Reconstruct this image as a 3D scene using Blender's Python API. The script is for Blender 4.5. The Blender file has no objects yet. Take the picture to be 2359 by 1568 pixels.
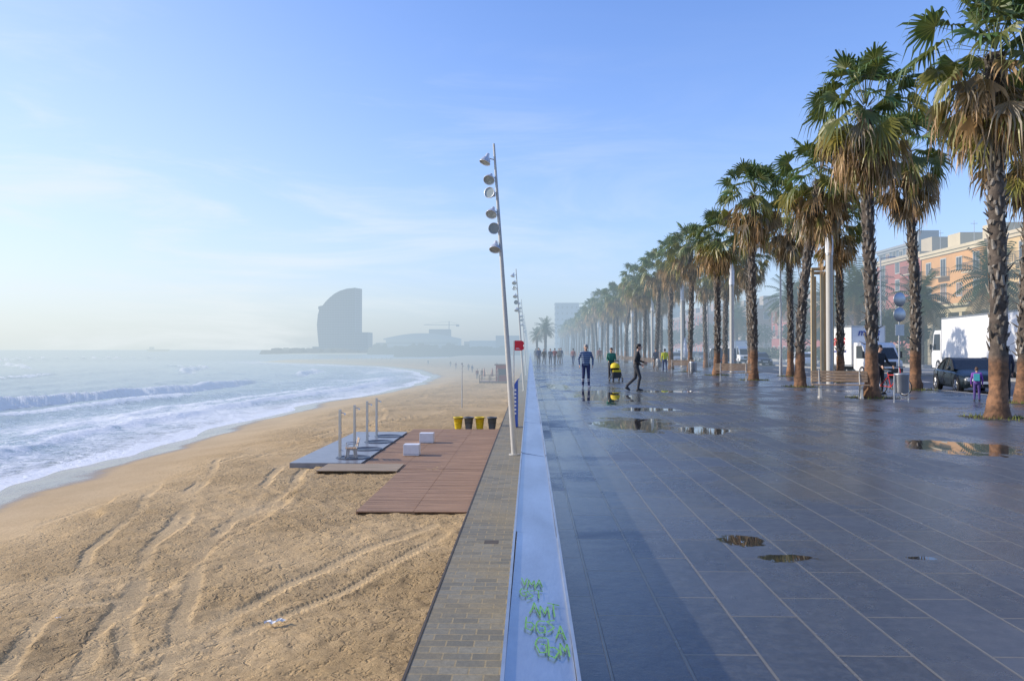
import bpy, bmesh, math, random
import numpy as np
from mathutils import Vector, Matrix
random.seed(7); np.random.seed(7)
D=bpy.data; SC=bpy.context.scene; COL=SC.collection
SC.view_settings.view_transform='Standard'; SC.view_settings.look='None'
SC.view_settings.exposure=0

# ------------------------------------------------------------------ camera
cam=D.cameras.new("camera"); co=D.objects.new("camera",cam); COL.objects.link(co)
cam.sensor_width=36; cam.lens=27.5; cam.clip_start=0.05; cam.clip_end=40000
co.location=(0,0,1.6); co.rotation_euler=(math.radians(90.67),0,math.radians(1.337))
SC.camera=co

# ------------------------------------------------------------------ light
SUN=Vector((-0.95,0.12,0.47)).normalized()
sl=D.lights.new("sun","SUN"); sl.energy=4.4; sl.angle=math.radians(0.6); sl.color=(1,0.90,0.76)
so=D.objects.new("sun",sl); COL.objects.link(so)
so.rotation_euler=SUN.to_track_quat('Z','Y').to_euler()

HAZE_L=(0.70,0.79,0.815,1); HAZE_R=(0.40,0.52,0.65,1)

def nn(nt,t,x=0,y=0,**kw):
    n=nt.nodes.new(t); n.location=(x,y)
    for k,v in kw.items(): setattr(n,k,v)
    return n
def math_(nt,op,a,b=None,c=None,clamp=False):
    n=nt.nodes.new('ShaderNodeMath'); n.operation=op; n.use_clamp=clamp
    for i,v in enumerate((a,b,c)):
        if v is None: continue
        if isinstance(v,(int,float)): n.inputs[i].default_value=v
        else: nt.links.new(v,n.inputs[i])
    return n.outputs[0]
def mixc(nt,f,a,b,blend='MIX'):
    n=nt.nodes.new('ShaderNodeMix'); n.data_type='RGBA'; n.blend_type=blend
    for s,v in ((n.inputs[0],f),(n.inputs[6],a),(n.inputs[7],b)):
        if isinstance(v,(int,float)): s.default_value=v
        elif isinstance(v,tuple): s.default_value=v if len(v)==4 else (*v,1)
        else: nt.links.new(v,s)
    return n.outputs[2]
def maprange(nt,v,a,b,c=0.,d=1.,smooth=False):
    n=nt.nodes.new('ShaderNodeMapRange'); n.clamp=True
    if smooth: n.interpolation_type='SMOOTHSTEP'
    nt.links.new(v,n.inputs[0])
    for i,x in enumerate((a,b,c,d)): n.inputs[i+1].default_value=x
    return n.outputs[0]

# ------------------------------------------------------------------ world
w=D.worlds.new("World"); SC.world=w; w.use_nodes=True; nt=w.node_tree
for n in list(nt.nodes): nt.nodes.remove(n)
out=nn(nt,'ShaderNodeOutputWorld'); bg=nn(nt,'ShaderNodeBackground'); STR=0.15
bg.inputs[1].default_value=STR
sky=nn(nt,'ShaderNodeTexSky'); sky.sky_type='NISHITA'; sky.sun_disc=False
sky.sun_elevation=math.asin(SUN.z); sky.sun_rotation=math.atan2(SUN.x,SUN.y)
sky.air_density=1.0; sky.dust_density=0.4; sky.ozone_density=1.6
tc=nn(nt,'ShaderNodeTexCoord'); sep=nn(nt,'ShaderNodeSeparateXYZ'); nt.links.new(tc.outputs['Generated'],sep.inputs[0])
el=sep.outputs[2]
azf=maprange(nt,sep.outputs[0],-0.6,0.12,0,1,True)
hz=mixc(nt,azf,tuple(c/STR for c in HAZE_L[:3]),tuple(c/STR for c in HAZE_R[:3]))
kk=maprange(nt,sep.outputs[0],-0.6,0.25,-2.7,-7.0,True)
hf=math_(nt,'MULTIPLY',math_(nt,'EXPONENT',math_(nt,'MULTIPLY',math_(nt,'MAXIMUM',el,0.0),kk)),0.96)
mp=nn(nt,'ShaderNodeMapping'); mp.inputs['Scale'].default_value=(1.3,1.3,7.0); mp.inputs['Rotation'].default_value=(0.0,0.16,0.0)
nt.links.new(tc.outputs['Generated'],mp.inputs[0])
nz=nn(nt,'ShaderNodeTexNoise'); nz.inputs['Scale'].default_value=1.9; nz.inputs['Detail'].default_value=9; nz.inputs['Roughness'].default_value=0.6; nz.inputs['Distortion'].default_value=0.6
nt.links.new(mp.outputs[0],nz.inputs[0])
cl=maprange(nt,nz.outputs[0],0.44,0.68,0,0.62,True)
cl=math_(nt,'MULTIPLY',cl,maprange(nt,el,0.12,0.46,1.0,0.0,True))
cl=math_(nt,'MULTIPLY',cl,maprange(nt,sep.outputs[0],-0.40,0.35,1.0,0.10,True))
hs=nn(nt,'ShaderNodeHueSaturation'); hs.inputs['Saturation'].default_value=1.15; hs.inputs['Value'].default_value=1.42
nt.links.new(sky.outputs[0],hs.inputs['Color'])
tint=mixc(nt,1.0,hs.outputs[0],(1.0,0.98,1.27),'MULTIPLY')
c1=mixc(nt,hf,tint,hz)
c2=mixc(nt,cl,c1,tuple(c/STR for c in (0.86,0.92,0.95)))
nt.links.new(c2,bg.inputs[0]); nt.links.new(bg.outputs[0],out.inputs[0])

# ------------------------------------------------------------------ mist painted into the materials as emission, growing with distance from the origin
g=D.node_groups.new("painted_mist","ShaderNodeTree")
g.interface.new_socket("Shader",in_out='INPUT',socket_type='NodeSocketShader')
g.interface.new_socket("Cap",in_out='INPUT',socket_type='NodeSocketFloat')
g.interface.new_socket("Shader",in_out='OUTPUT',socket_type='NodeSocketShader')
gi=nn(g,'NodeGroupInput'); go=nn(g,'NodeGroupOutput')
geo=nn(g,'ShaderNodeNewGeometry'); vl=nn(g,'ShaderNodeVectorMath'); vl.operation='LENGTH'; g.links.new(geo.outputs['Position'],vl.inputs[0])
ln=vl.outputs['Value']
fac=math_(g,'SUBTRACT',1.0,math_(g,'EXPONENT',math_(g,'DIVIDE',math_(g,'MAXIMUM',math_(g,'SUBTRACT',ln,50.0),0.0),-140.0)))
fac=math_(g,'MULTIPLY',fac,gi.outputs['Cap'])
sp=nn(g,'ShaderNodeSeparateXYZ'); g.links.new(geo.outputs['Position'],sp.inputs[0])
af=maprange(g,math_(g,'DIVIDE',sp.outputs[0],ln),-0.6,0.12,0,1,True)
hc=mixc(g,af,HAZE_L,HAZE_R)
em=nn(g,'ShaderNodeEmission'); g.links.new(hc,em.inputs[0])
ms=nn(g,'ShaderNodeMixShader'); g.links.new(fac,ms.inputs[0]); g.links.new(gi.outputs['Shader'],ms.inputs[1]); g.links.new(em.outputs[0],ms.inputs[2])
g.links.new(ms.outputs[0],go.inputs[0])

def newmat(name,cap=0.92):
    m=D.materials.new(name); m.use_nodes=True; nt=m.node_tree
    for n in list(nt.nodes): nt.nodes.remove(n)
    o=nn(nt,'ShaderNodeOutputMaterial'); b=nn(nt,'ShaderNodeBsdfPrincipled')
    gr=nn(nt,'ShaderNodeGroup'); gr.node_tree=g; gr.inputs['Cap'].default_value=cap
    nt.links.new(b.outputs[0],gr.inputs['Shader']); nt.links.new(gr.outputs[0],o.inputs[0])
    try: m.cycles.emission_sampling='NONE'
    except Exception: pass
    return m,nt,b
MATS={}
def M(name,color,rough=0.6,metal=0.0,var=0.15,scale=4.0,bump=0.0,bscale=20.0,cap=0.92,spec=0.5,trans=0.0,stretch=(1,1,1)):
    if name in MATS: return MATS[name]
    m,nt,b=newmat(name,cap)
    t=nn(nt,'ShaderNodeTexCoord'); mp=nn(nt,'ShaderNodeMapping'); mp.inputs['Scale'].default_value=stretch
    nt.links.new(t.outputs['Object'],mp.inputs[0])
    n=nn(nt,'ShaderNodeTexNoise'); n.inputs['Scale'].default_value=scale; n.inputs['Detail'].default_value=6; n.inputs['Roughness'].default_value=0.65
    nt.links.new(mp.outputs[0],n.inputs[0])
    f=maprange(nt,n.outputs[0],0.3,0.7)
    c=mixc(nt,f,tuple(x*(1-var) for x in color[:3]),tuple(min(1,x*(1+var)) for x in color[:3]))
    nt.links.new(c,b.inputs['Base Color']); b.inputs['Roughness'].default_value=rough; b.inputs['Metallic'].default_value=metal
    b.inputs['Specular IOR Level'].default_value=spec
    if bump>0:
        n2=nn(nt,'ShaderNodeTexNoise'); n2.inputs['Scale'].default_value=bscale; n2.inputs['Detail'].default_value=5
        nt.links.new(mp.outputs[0],n2.inputs[0])
        bp=nn(nt,'ShaderNodeBump'); bp.inputs['Strength'].default_value=bump; bp.inputs['Distance'].default_value=0.03
        nt.links.new(n2.outputs[0],bp.inputs['Height']); nt.links.new(bp.outputs[0],b.inputs['Normal'])
    MATS[name]=m; return m

# ------------------------------------------------------------------ mesh builder
class MB:
    def __init__(s): s.v=[]; s.f=[]; s.mi=[]; s.mats=[]; s.sm=[]; s.col=None
    def m(s,mat):
        if mat not in s.mats: s.mats.append(mat)
        return s.mats.index(mat)
    def add(s,vs,fs,mat,smooth=False):
        o=len(s.v); k=s.m(mat); s.v.extend([tuple(p) for p in vs])
        for f in fs: s.f.append([i+o for i in f]); s.mi.append(k); s.sm.append(smooth)
    def box(s,x0,x1,y0,y1,z0,z1,mat,T=None):
        vs=[(x0,y0,z0),(x1,y0,z0),(x1,y1,z0),(x0,y1,z0),(x0,y0,z1),(x1,y0,z1),(x1,y1,z1),(x0,y1,z1)]
        if T is not None: vs=[T@Vector(p) for p in vs]
        s.add(vs,[(0,3,2,1),(4,5,6,7),(0,1,5,4),(1,2,6,5),(2,3,7,6),(3,0,4,7)],mat)
    def tube(s,p0,p1,r0,r1,mat,n=10,caps=True,smooth=True):
        p0=Vector(p0);p1=Vector(p1);d=(p1-p0).normalized()
        a=d.orthogonal().normalized(); b=d.cross(a)
        vs=[]
        for p,r in((p0,r0),(p1,r1)):
            for i in range(n):
                t=2*math.pi*i/n; vs.append(p+a*math.cos(t)*r+b*math.sin(t)*r)
        s.add(vs,[(i,(i+1)%n,n+(i+1)%n,n+i) for i in range(n)],mat,smooth)
        if caps: s.add(vs,[tuple(range(n))[::-1],tuple(range(n,2*n))],mat)
    def path(s,pts,r,mat,n=6):
        for a,b in zip(pts[:-1],pts[1:]): s.tube(a,b,r,r,mat,n)
    def lathe(s,c,prof,mat,n=16,axis=None):
        ax=Vector(axis).normalized() if axis else Vector((0,0,1))
        a=ax.orthogonal().normalized(); b=ax.cross(a); c=Vector(c); vs=[]
        for r,h in prof:
            for i in range(n):
                t=2*math.pi*i/n; vs.append(c+ax*h+a*math.cos(t)*r+b*math.sin(t)*r)
        fs=[]
        for k in range(len(prof)-1):
            for i in range(n): fs.append((k*n+i,k*n+(i+1)%n,(k+1)*n+(i+1)%n,(k+1)*n+i))
        s.add(vs,fs,mat,True)
    def ring(s,c,R,r,mat,axis,n=20,k=6):
        ax=Vector(axis).normalized(); a=ax.orthogonal().normalized(); b=ax.cross(a); c=Vector(c); vs=[];fs=[]
        for i in range(n):
            t=2*math.pi*i/n; d=a*math.cos(t)+b*math.sin(t)
            for j in range(k):
                u=2*math.pi*j/k; vs.append(c+d*(R+r*math.cos(u))+ax*r*math.sin(u))
        for i in range(n):
            for j in range(k):
                fs.append((i*k+j,((i+1)%n)*k+j,((i+1)%n)*k+(j+1)%k,i*k+(j+1)%k))
        s.add(vs,fs,mat,True)
    def prism(s,prof,x0,x1,mat,smooth=False):
        n=len(prof); vs=[(x0,y,z) for y,z in prof]+[(x1,y,z) for y,z in prof]
        s.add(vs,[(i,(i+1)%n,n+(i+1)%n,n+i) for i in range(n)],mat,smooth)
        s.add(vs,[tuple(range(n))[::-1],tuple(range(n,2*n))],mat)
    def mesh(s,name):
        me=D.meshes.new(name); me.from_pydata(s.v,[],s.f)
        for m in s.mats: me.materials.append(m)
        me.polygons.foreach_set('material_index',s.mi); me.polygons.foreach_set('use_smooth',s.sm)
        if s.col is not None:
            at=me.color_attributes.new('Col','FLOAT_COLOR','POINT')
            at.data.foreach_set('color',np.array(s.col,dtype=np.float32).ravel())
        me.update(); return me
    def obj(s,name,loc=(0,0,0),rot=0,parent=None,bevel=0):
        o=D.objects.new(name,s.mesh(name)); COL.objects.link(o); o.location=loc; o.rotation_euler=(0,0,rot)
        if parent: o.parent=parent
        if bevel:
            bv=o.modifiers.new('bevel','BEVEL'); bv.width=bevel; bv.segments=2; bv.limit_method='ANGLE'
        return o
def empty(name,loc=(0,0,0),rot=0):
    e=D.objects.new(name,None); COL.objects.link(e); e.location=loc; e.rotation_euler=(0,0,rot); e.empty_display_size=0.3; return e
def text(name,body,size,loc,rot,mat,parent=None,ext=0.004,shear=0,bold=0.0):
    c=D.curves.new(name,'FONT'); c.body=body; c.size=size; c.extrude=ext; c.shear=shear; c.offset=bold; c.align_x='CENTER'; c.align_y='CENTER'
    c.materials.append(mat); o=D.objects.new(name,c); COL.objects.link(o); o.location=loc; o.rotation_euler=rot
    if parent: o.parent=parent
    return o

# ------------------------------------------------------------------ numpy noise
_perm=np.random.rand(256,256)
def vn(x,y):
    xi=np.floor(x).astype(int); yi=np.floor(y).astype(int); fx=x-xi; fy=y-yi
    fx=fx*fx*(3-2*fx); fy=fy*fy*(3-2*fy)
    a=_perm[xi%256,yi%256]; b=_perm[(xi+1)%256,yi%256]; c=_perm[xi%256,(yi+1)%256]; d=_perm[(xi+1)%256,(yi+1)%256]
    return (a*(1-fx)+b*fx)*(1-fy)+(c*(1-fx)+d*fx)*fy
def fbm(x,y,o=4):
    s=0;a=.5;t=0
    for i in range(o): s=s+a*vn(x*2**i+13*i,y*2**i+7*i); t+=a; a*=.5
    return s/t
def sstep(a,b,x):
    t=np.clip((x-a)/(b-a),0,1); return t*t*(3-2*t)

# ------------------------------------------------------------------ coast
SEA=-5.0; SAND=-3.5
POLY=[(-18,-200),(-19.5,-20),(-21.3,10),(-22.5,25),(-23.6,36),(-24.8,48.5),(-26.2,66),(-26.0,91),(-23,111),(-21,140),(-23.6,183),(-34.6,237),(-58,297),(-87,339),(-118,372),(-142,408),
      (-138,430),(-110,446),(-70,480),(-62,560),(-75,750),(-110,960),(-180,1060),(-375,1110),(-385,1150),(-300,1230),(200,1700),(9000,3000),(9000,-200)]
def segdist(px,py,pts,closed=False):
    best=np.full(px.shape,1e9); n=len(pts)
    for i in range(n if closed else n-1):
        ax,ay=pts[i]; bx,by=pts[(i+1)%n]; dx,dy=bx-ax,by-ay; L=dx*dx+dy*dy
        t=np.clip(((px-ax)*dx+(py-ay)*dy)/L,0,1)
        best=np.minimum(best,np.hypot(px-ax-t*dx,py-ay-t*dy))
    return best
def inside(px,py,pts):
    r=np.zeros(px.shape,bool); n=len(pts); j=n-1
    for i in range(n):
        xi,yi=pts[i]; xj,yj=pts[j]
        if yi!=yj:
            c=((yi>py)!=(yj>py))&(px<(xj-xi)*(py-yi)/(yj-yi)+xi); r^=c
        j=i
    return r
def gridmesh(name,X,Y,Z,mat,keep=None,attrs={}):
    R,C=X.shape; idx=np.arange(R*C).reshape(R,C)
    q=np.stack([idx[:-1,:-1],idx[1:,:-1],idx[1:,1:],idx[:-1,1:]],-1).reshape(-1,4)
    if keep is not None:
        k=keep.ravel(); q=q[k[q].any(1)]
        used=np.zeros(R*C,bool); used[q.ravel()]=True; rm=np.cumsum(used)-1; q=rm[q]
    else: used=np.ones(R*C,bool)
    V=np.stack([X.ravel(),Y.ravel(),Z.ravel()],-1)[used].astype(np.float32)
    me=D.meshes.new(name); me.vertices.add(len(V)); me.vertices.foreach_set('co',V.ravel())
    me.loops.add(q.size); me.loops.foreach_set('vertex_index',q.ravel().astype(np.int32))
    me.polygons.add(len(q)); me.polygons.foreach_set('loop_start',np.arange(0,q.size,4,dtype=np.int32))
    me.polygons.foreach_set('use_smooth',np.ones(len(q),bool))
    me.materials.append(mat)
    for k,a in attrs.items():
        at=me.attributes.new(k,'FLOAT','POINT'); at.data.foreach_set('value',a.ravel()[used].astype(np.float32))
    me.update(calc_edges=True); me.validate()
    o=D.objects.new(name,me); COL.objects.link(o); return o

rows=np.concatenate([np.arange(-14,50,0.11),np.exp(np.linspace(math.log(75),math.log(15025),430))[0:]-25])
cols=(np.linspace(0,1,680)**1.25)*1.9
S,YY=np.meshgrid(cols,rows); XX=-1.5-S*(YY+25)
ds=segdist(XX,YY,POLY,True); ins=inside(XX,YY,POLY); sd=np.where(ins,ds,-ds)
sdw=sd+ (fbm(XX*0.12+5,YY*0.12,3)-.5)*3.0*sstep(5,60,YY+20)
tracks=[[(-10.8,33.4),(-9.6,27),(-9,24.5),(-8.3,20.2),(-7.5,17.2),(-6.2,13.6),(-5.6,11)],
 [(-14,33),(-12,27),(-10.5,23.8),(-9.6,19.3),(-7.8,15.4),(-6.7,12.7),(-6.2,10)],
 [(-2.6,22.2),(-4.4,18.9),(-5.6,16.2),(-6.2,13.6),(-6.9,12.2),(-7.6,10)],
 [(-2.4,21.0),(-4.05,16.5),(-5.2,14.2),(-6.2,12.5),(-7.4,10)],
 [(-17,36),(-13.2,26.6),(-11.5,20.2),(-9.4,15.4),(-8.2,12.3),(-7.9,10)],
 [(-16,40),(-11.9,27.6),(-10.1,21),(-8.1,15.6),(-7.1,12.0)],
 [(-13,14.9),(-10.2,15.1),(-8.6,15.6),(-7.7,16.6)],
 [(-11,17.6),(-9.6,17.2),(-8.4,18.0)],
 [(-9.6,33),(-8.9,28),(-8.6,25),(-8.8,22)],
 [(-9.0,60),(-12,48),(-14,38),(-16,30),(-16,20)],[(-10.4,60),(-13.4,48),(-15.4,38),(-17.4,30)]]
near=(YY<70)
tr=np.zeros(XX.shape); edge_t=np.zeros(XX.shape)
wx=XX+(fbm(XX*.35,YY*.35,2)-.5)*.55
for t in tracks:
    d=np.full(XX.shape,9.); d[near]=segdist(wx[near],YY[near],t)
    tr=np.maximum(tr,1-sstep(.12,.19,d)); edge_t=np.maximum(edge_t,np.exp(-((d-.21)/.045)**2))
brk=sstep(.3,.6,fbm(XX*.3+9,YY*.3,3))
tr=tr*(.3+.7*brk); edge_t*=brk
prof=SEA+(SAND-SEA)*np.clip(sdw/13,-4,1.0)
prof=np.where(sdw>13,SAND,prof); prof=SAND-np.log1p(np.exp((SAND-prof)*4-0.0))/4*np.where(sdw<14,1,0.55)+0.12
rough_zone=sstep(6,11,sdw)
churn=.35+.9*sstep(.38,.62,fbm(XX*.16+3,YY*.16,3))
bump=((fbm(XX*1.3,YY*1.3,3)-.5)*.05+(vn(XX*3.3+.7,YY*3.3)-.5)*.045*churn+(vn(XX*5.9,YY*5.9)-.5)*.04*churn)*rough_zone*(1-tr*.8)+(fbm(XX*.25,YY*.25,3)-.5)*.14*rough_zone
sc_=sdw-9.5+(fbm(XX*.1+2,YY*.13,3)-.5)*7
bump+= .16*sstep(-.12,.12,sc_)*sstep(.42,.55,vn(XX*.05+4,YY*.09+2))*(YY<120) - .05
Zs=np.maximum(prof+bump-tr*.012+edge_t*.009*rough_zone, -9)
far=sstep(600,1000,YY); Zs=Zs+far*0.3

m,nt,b=newmat("sand",0.90)
t=nn(nt,'ShaderNodeNewGeometry'); P=t.outputs['Position']
def noi(sc,det=5,ro=.6,dist=0,vec=None):
    n=nn(nt,'ShaderNodeTexNoise'); n.inputs['Scale'].default_value=sc; n.inputs['Detail'].default_value=det; n.inputs['Roughness'].default_value=ro; n.inputs['Distortion'].default_value=dist
    nt.links.new(vec or P,n.inputs[0]); return n.outputs[0]
a_sd=nn(nt,'ShaderNodeAttribute'); a_sd.attribute_name='sd'; a_tr=nn(nt,'ShaderNodeAttribute'); a_tr.attribute_name='track'
c=mixc(nt,maprange(nt,noi(.35),.35,.65),(0.50,0.345,0.165),(0.61,0.435,0.225))
c=mixc(nt,maprange(nt,noi(9,7,.75),.40,.66,0,.55),c,(0.31,0.20,0.09))
c=mixc(nt,maprange(nt,noi(45,3,.7),.55,.75,0,.4),c,(0.70,0.53,0.31))
c=mixc(nt,maprange(nt,a_tr.outputs['Fac'],0,1,0,.25),c,(0.66,0.49,0.27))
nsd=math_(nt,'ADD',a_sd.outputs['Fac'],math_(nt,'MULTIPLY',math_(nt,'SUBTRACT',noi(.25),.5),3.0))
wet=maprange(nt,nsd,1.6,3.2,1,0,True)
wet2=maprange(nt,nsd,2.5,8,1,0,True)
c=mixc(nt,math_(nt,'MULTIPLY',wet2,.4),c,(0.46,0.34,0.20))
c=mixc(nt,wet,c,(0.23,0.185,0.135))
nt.links.new(c,b.inputs['Base Color'])
nt.links.new(maprange(nt,wet,0,1,.95,.14),b.inputs['Roughness']); b.inputs['Specular IOR Level'].default_value=.35
dvec=nn(nt,'ShaderNodeVectorMath'); dvec.operation='ADD'; nt.links.new(P,dvec.inputs[0])
nz2=nn(nt,'ShaderNodeTexNoise'); nz2.inputs['Scale'].default_value=2.6; nz2.inputs['Detail'].default_value=4; nt.links.new(P,nz2.inputs[0]); nt.links.new(nz2.outputs['Color'],dvec.inputs[1])
def foots(sc):
    vo=nn(nt,'ShaderNodeTexVoronoi'); vo.inputs['Scale'].default_value=sc; nt.links.new(dvec.outputs[0],vo.inputs['Vector']); return maprange(nt,vo.outputs['Distance'],.12,.42,0,1,True)
hgt=math_(nt,'ADD',math_(nt,'MULTIPLY',foots(3.1),.75),math_(nt,'ADD',math_(nt,'MULTIPLY',foots(6.3),.4),math_(nt,'MULTIPLY',noi(9,7,.75),.9)))
rz=maprange(nt,nsd,5,10,0.05,1,True)
patch=maprange(nt,noi(.22,4),.38,.6,.3,1.0,True)
hgt=math_(nt,'MULTIPLY',math_(nt,'MULTIPLY',hgt,rz),patch)
tw=nn(nt,'ShaderNodeTexWave'); tw.inputs['Scale'].default_value=3.4; tw.bands_direction='Y'; tw.inputs['Distortion'].default_value=3; tw.inputs['Detail'].default_value=3; nt.links.new(P,tw.inputs[0])
trf=math_(nt,'MULTIPLY',a_tr.outputs['Fac'],.8)
hgt=math_(nt,'ADD',math_(nt,'MULTIPLY',hgt,math_(nt,'SUBTRACT',1.0,trf)),math_(nt,'MULTIPLY',trf,math_(nt,'ADD',math_(nt,'MULTIPLY',tw.outputs['Fac'],.20),math_(nt,'MULTIPLY',noi(14,5,.7),.35))))
bp=nn(nt,'ShaderNodeBump'); bp.inputs['Strength'].default_value=1.0; bp.inputs['Distance'].default_value=.11
nt.links.new(hgt,bp.inputs['Height']); nt.links.new(bp.outputs[0],b.inputs['Normal'])
gridmesh("sand_beach",XX,YY,Zs,m,keep=(sdw>-25),attrs={'sd':sdw,'track':tr})

# ---- sea
off=-sdw
Zw=np.zeros(XX.shape)
swell=0.18*np.sin(off*0.42+2.5*fbm(XX*.02,YY*.02,2)*3)*sstep(3,20,off)
chop=(fbm(XX*.35,YY*.35,4)-.5)*.6*sstep(1,12,off)
big=0.4*np.sin(off*0.07+YY*.008)*sstep(40,120,off)
foam=np.zeros(XX.shape)
def breaker(d0,wob,y0,y1,hgt,fw,seed,back=1.3):
    global Zw,foam
    c=off-(d0+wob*(fbm(YY*.03+seed,YY*.011+seed,3)-.5)*2.6)
    amp=sstep(y0,y0+(y1-y0)*.2,YY)*(1-sstep(y0+(y1-y0)*.75,y1,YY))
    sh=np.where(c<0,np.exp(-(c/1.0)**2),np.exp(-(c/3.2)**2))
    Zw=Zw+hgt*sh*amp*(.7+.6*vn(YY*.15,XX*.15))
    ff=np.where(c<0,1-sstep(.3,fw,-c),1-sstep(.1,back,c))*amp
    foam=np.maximum(foam,ff*(.85+.45*vn(XX*.4,YY*.25)))
breaker(33,3.0,30,172,1.25,4.6,3,1.8)
breaker(24,3,60,120,.35,2.0,8)
breaker(30,3,185,265,.8,5,9,2)
breaker(64,6,195,310,1.1,5,15,2)
breaker(150,12,280,480,1.3,10,21,3)
breaker(230,16,330,640,1.4,14,22,4)
breaker(48,4,20,60,.5,1.0,25)
breaker(95,8,105,200,.6,2.2,29)
breaker(8.5,2.0,30,200,.35,3.2,33)
breaker(15,3,45,150,.25,1.6,37)
breaker(110,10,250,380,.9,7,44,3)
breaker(70,6,60,130,.4,1.0,48)
edge=(1-sstep(1.0,4.0,off+1.2*(fbm(XX*.35,YY*.35,3)-.5)*3))
foam=np.maximum(foam,edge*1.05)
lace=(1-sstep(6,36,off))*.46+ .24*(1-sstep(34,150,off))
foam=np.maximum(foam,lace*(.45+1.0*fbm(XX*.12,YY*.06,3)))
Zsea=SEA+.04+ (swell+chop)*np.clip(1-YY/2500,0,1)+big*np.clip(1-YY/3000,0,1)+Zw
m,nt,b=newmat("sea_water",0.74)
t=nn(nt,'ShaderNodeNewGeometry'); P=t.outputs['Position']
a_f=nn(nt,'ShaderNodeAttribute'); a_f.attribute_name='foam'; a_o=nn(nt,'ShaderNodeAttribute'); a_o.attribute_name='off'
n1=noi(1.6,8,.72,.6); n0=noi(.5,6,.65,.8)
v=math_(nt,'ADD',a_f.outputs['Fac'],math_(nt,'MULTIPLY',math_(nt,'SUBTRACT',math_(nt,'ADD',math_(nt,'MULTIPLY',n1,.6),math_(nt,'MULTIPLY',n0,.4)),.5),2.1))
fm=maprange(nt,v,.42,.88,0,1,True)
base=mixc(nt,maprange(nt,a_o.outputs['Fac'],0,8,0,1),(0.36,0.33,0.27),(0.28,0.38,0.41))
base=mixc(nt,maprange(nt,a_o.outputs['Fac'],30,140,0,1),base,(0.13,0.225,0.265))
c=mixc(nt,fm,base,(0.84,0.86,0.86))
nt.links.new(c,b.inputs['Base Color']); nt.links.new(maprange(nt,fm,0,1,.2,.75),b.inputs['Roughness'])
bp=nn(nt,'ShaderNodeBump'); bp.inputs['Strength'].default_value=.75; bp.inputs['Distance'].default_value=.3
nt.links.new(math_(nt,'ADD',n1,math_(nt,'MULTIPLY',n0,1.0)),bp.inputs['Height']); nt.links.new(bp.outputs[0],b.inputs['Normal'])
gridmesh("sea_water",XX,YY,Zsea,m,keep=(sdw<2.0),attrs={'foam':foam,'off':off})

# ------------------------------------------------------------------ promenade & road
LX=9000
m,nt,b=newmat("wet_slate_paving",0.90)
t=nn(nt,'ShaderNodeNewGeometry'); P=t.outputs['Position']
mp=nn(nt,'ShaderNodeMapping'); mp.inputs['Rotation'].default_value=(0,0,math.radians(90)); nt.links.new(P,mp.inputs[0])
br=nn(nt,'ShaderNodeTexBrick'); br.inputs['Scale'].default_value=1.0; br.inputs['Brick Width'].default_value=0.95; br.inputs['Row Height'].default_value=0.40
br.inputs['Mortar Size'].default_value=0.010; br.inputs['Mortar Smooth'].default_value=.3; br.offset=.37; br.inputs['Bias'].default_value=0
br.inputs['Color1'].default_value=(0,0,0,1); br.inputs['Color2'].default_value=(1,1,1,1); br.inputs['Mortar'].default_value=(.5,.5,.5,1)
nt.links.new(mp.outputs[0],br.inputs['Vector'])
sepc=nn(nt,'ShaderNodeSeparateColor'); nt.links.new(br.outputs['Color'],sepc.inputs[0]); bid=sepc.outputs[0]
pud=None
pn=math_(nt,'ADD',math_(nt,'MULTIPLY',math_(nt,'SUBTRACT',noi(1.1,5,.6),.5),2.2),math_(nt,'MULTIPLY',math_(nt,'SUBTRACT',noi(7,5,.65),.5),1.3))
for (px,py,rx,ry) in [(2.5,27.0,1.1,4.2),(2.2,17.0,.95,1.7),(3.4,15.6,.6,.8),(7.0,13.0,.85,1.1),(8.3,11.4,.5,.5),(1.79,6.62,.17,.20),(1.96,6.08,.24,.13),(5.2,30,1.5,.8),(1.2,34,.5,3),(3.0,6.1,.12,.05),(3.2,21,.9,.7)]:
    vm=nn(nt,'ShaderNodeVectorMath'); vm.operation='SUBTRACT'; nt.links.new(P,vm.inputs[0]); vm.inputs[1].default_value=(px,py,0)
    v2=nn(nt,'ShaderNodeVectorMath'); v2.operation='DIVIDE'; nt.links.new(vm.outputs[0],v2.inputs[0]); v2.inputs[1].default_value=(rx,ry,1)
    v3=nn(nt,'ShaderNodeVectorMath'); v3.operation='LENGTH'; nt.links.new(v2.outputs[0],v3.inputs[0])
    q=maprange(nt,math_(nt,'ADD',v3.outputs['Value'],pn),.82,1.0,1,0,True)
    pud=q if pud is None else math_(nt,'MAXIMUM',pud,q)
mort=br.outputs['Fac']
c=mixc(nt,bid,(0.045,0.053,0.066),(0.092,0.102,0.115))
c=mixc(nt,maprange(nt,noi(.9,6,.7),.35,.7,0,.6),c,(0.036,0.044,0.056))
c=mixc(nt,maprange(nt,noi(11,7,.78),.45,.75,0,.6),c,(0.15,0.155,0.155))
c=mixc(nt,math_(nt,'MULTIPLY',mort,.9),c,(0.20,0.18,0.14))
c=mixc(nt,math_(nt,'MULTIPLY',pud,.8),c,(0.03,0.026,0.018))
nt.links.new(c,b.inputs['Base Color'])
wetn=maprange(nt,noi(.35,6,.65,.6),.38,.60,0,1,True)
sx=nn(nt,'ShaderNodeSeparateXYZ'); nt.links.new(P,sx.inputs[0])
wetx=maprange(nt,sx.outputs[0],0.8,8.0,.55,0.1)
r=math_(nt,'SUBTRACT',.47,math_(nt,'MULTIPLY',math_(nt,'ADD',wetn,wetx),.26))
r=math_(nt,'ADD',r,math_(nt,'MULTIPLY',math_(nt,'SUBTRACT',bid,.5),.22))
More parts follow.
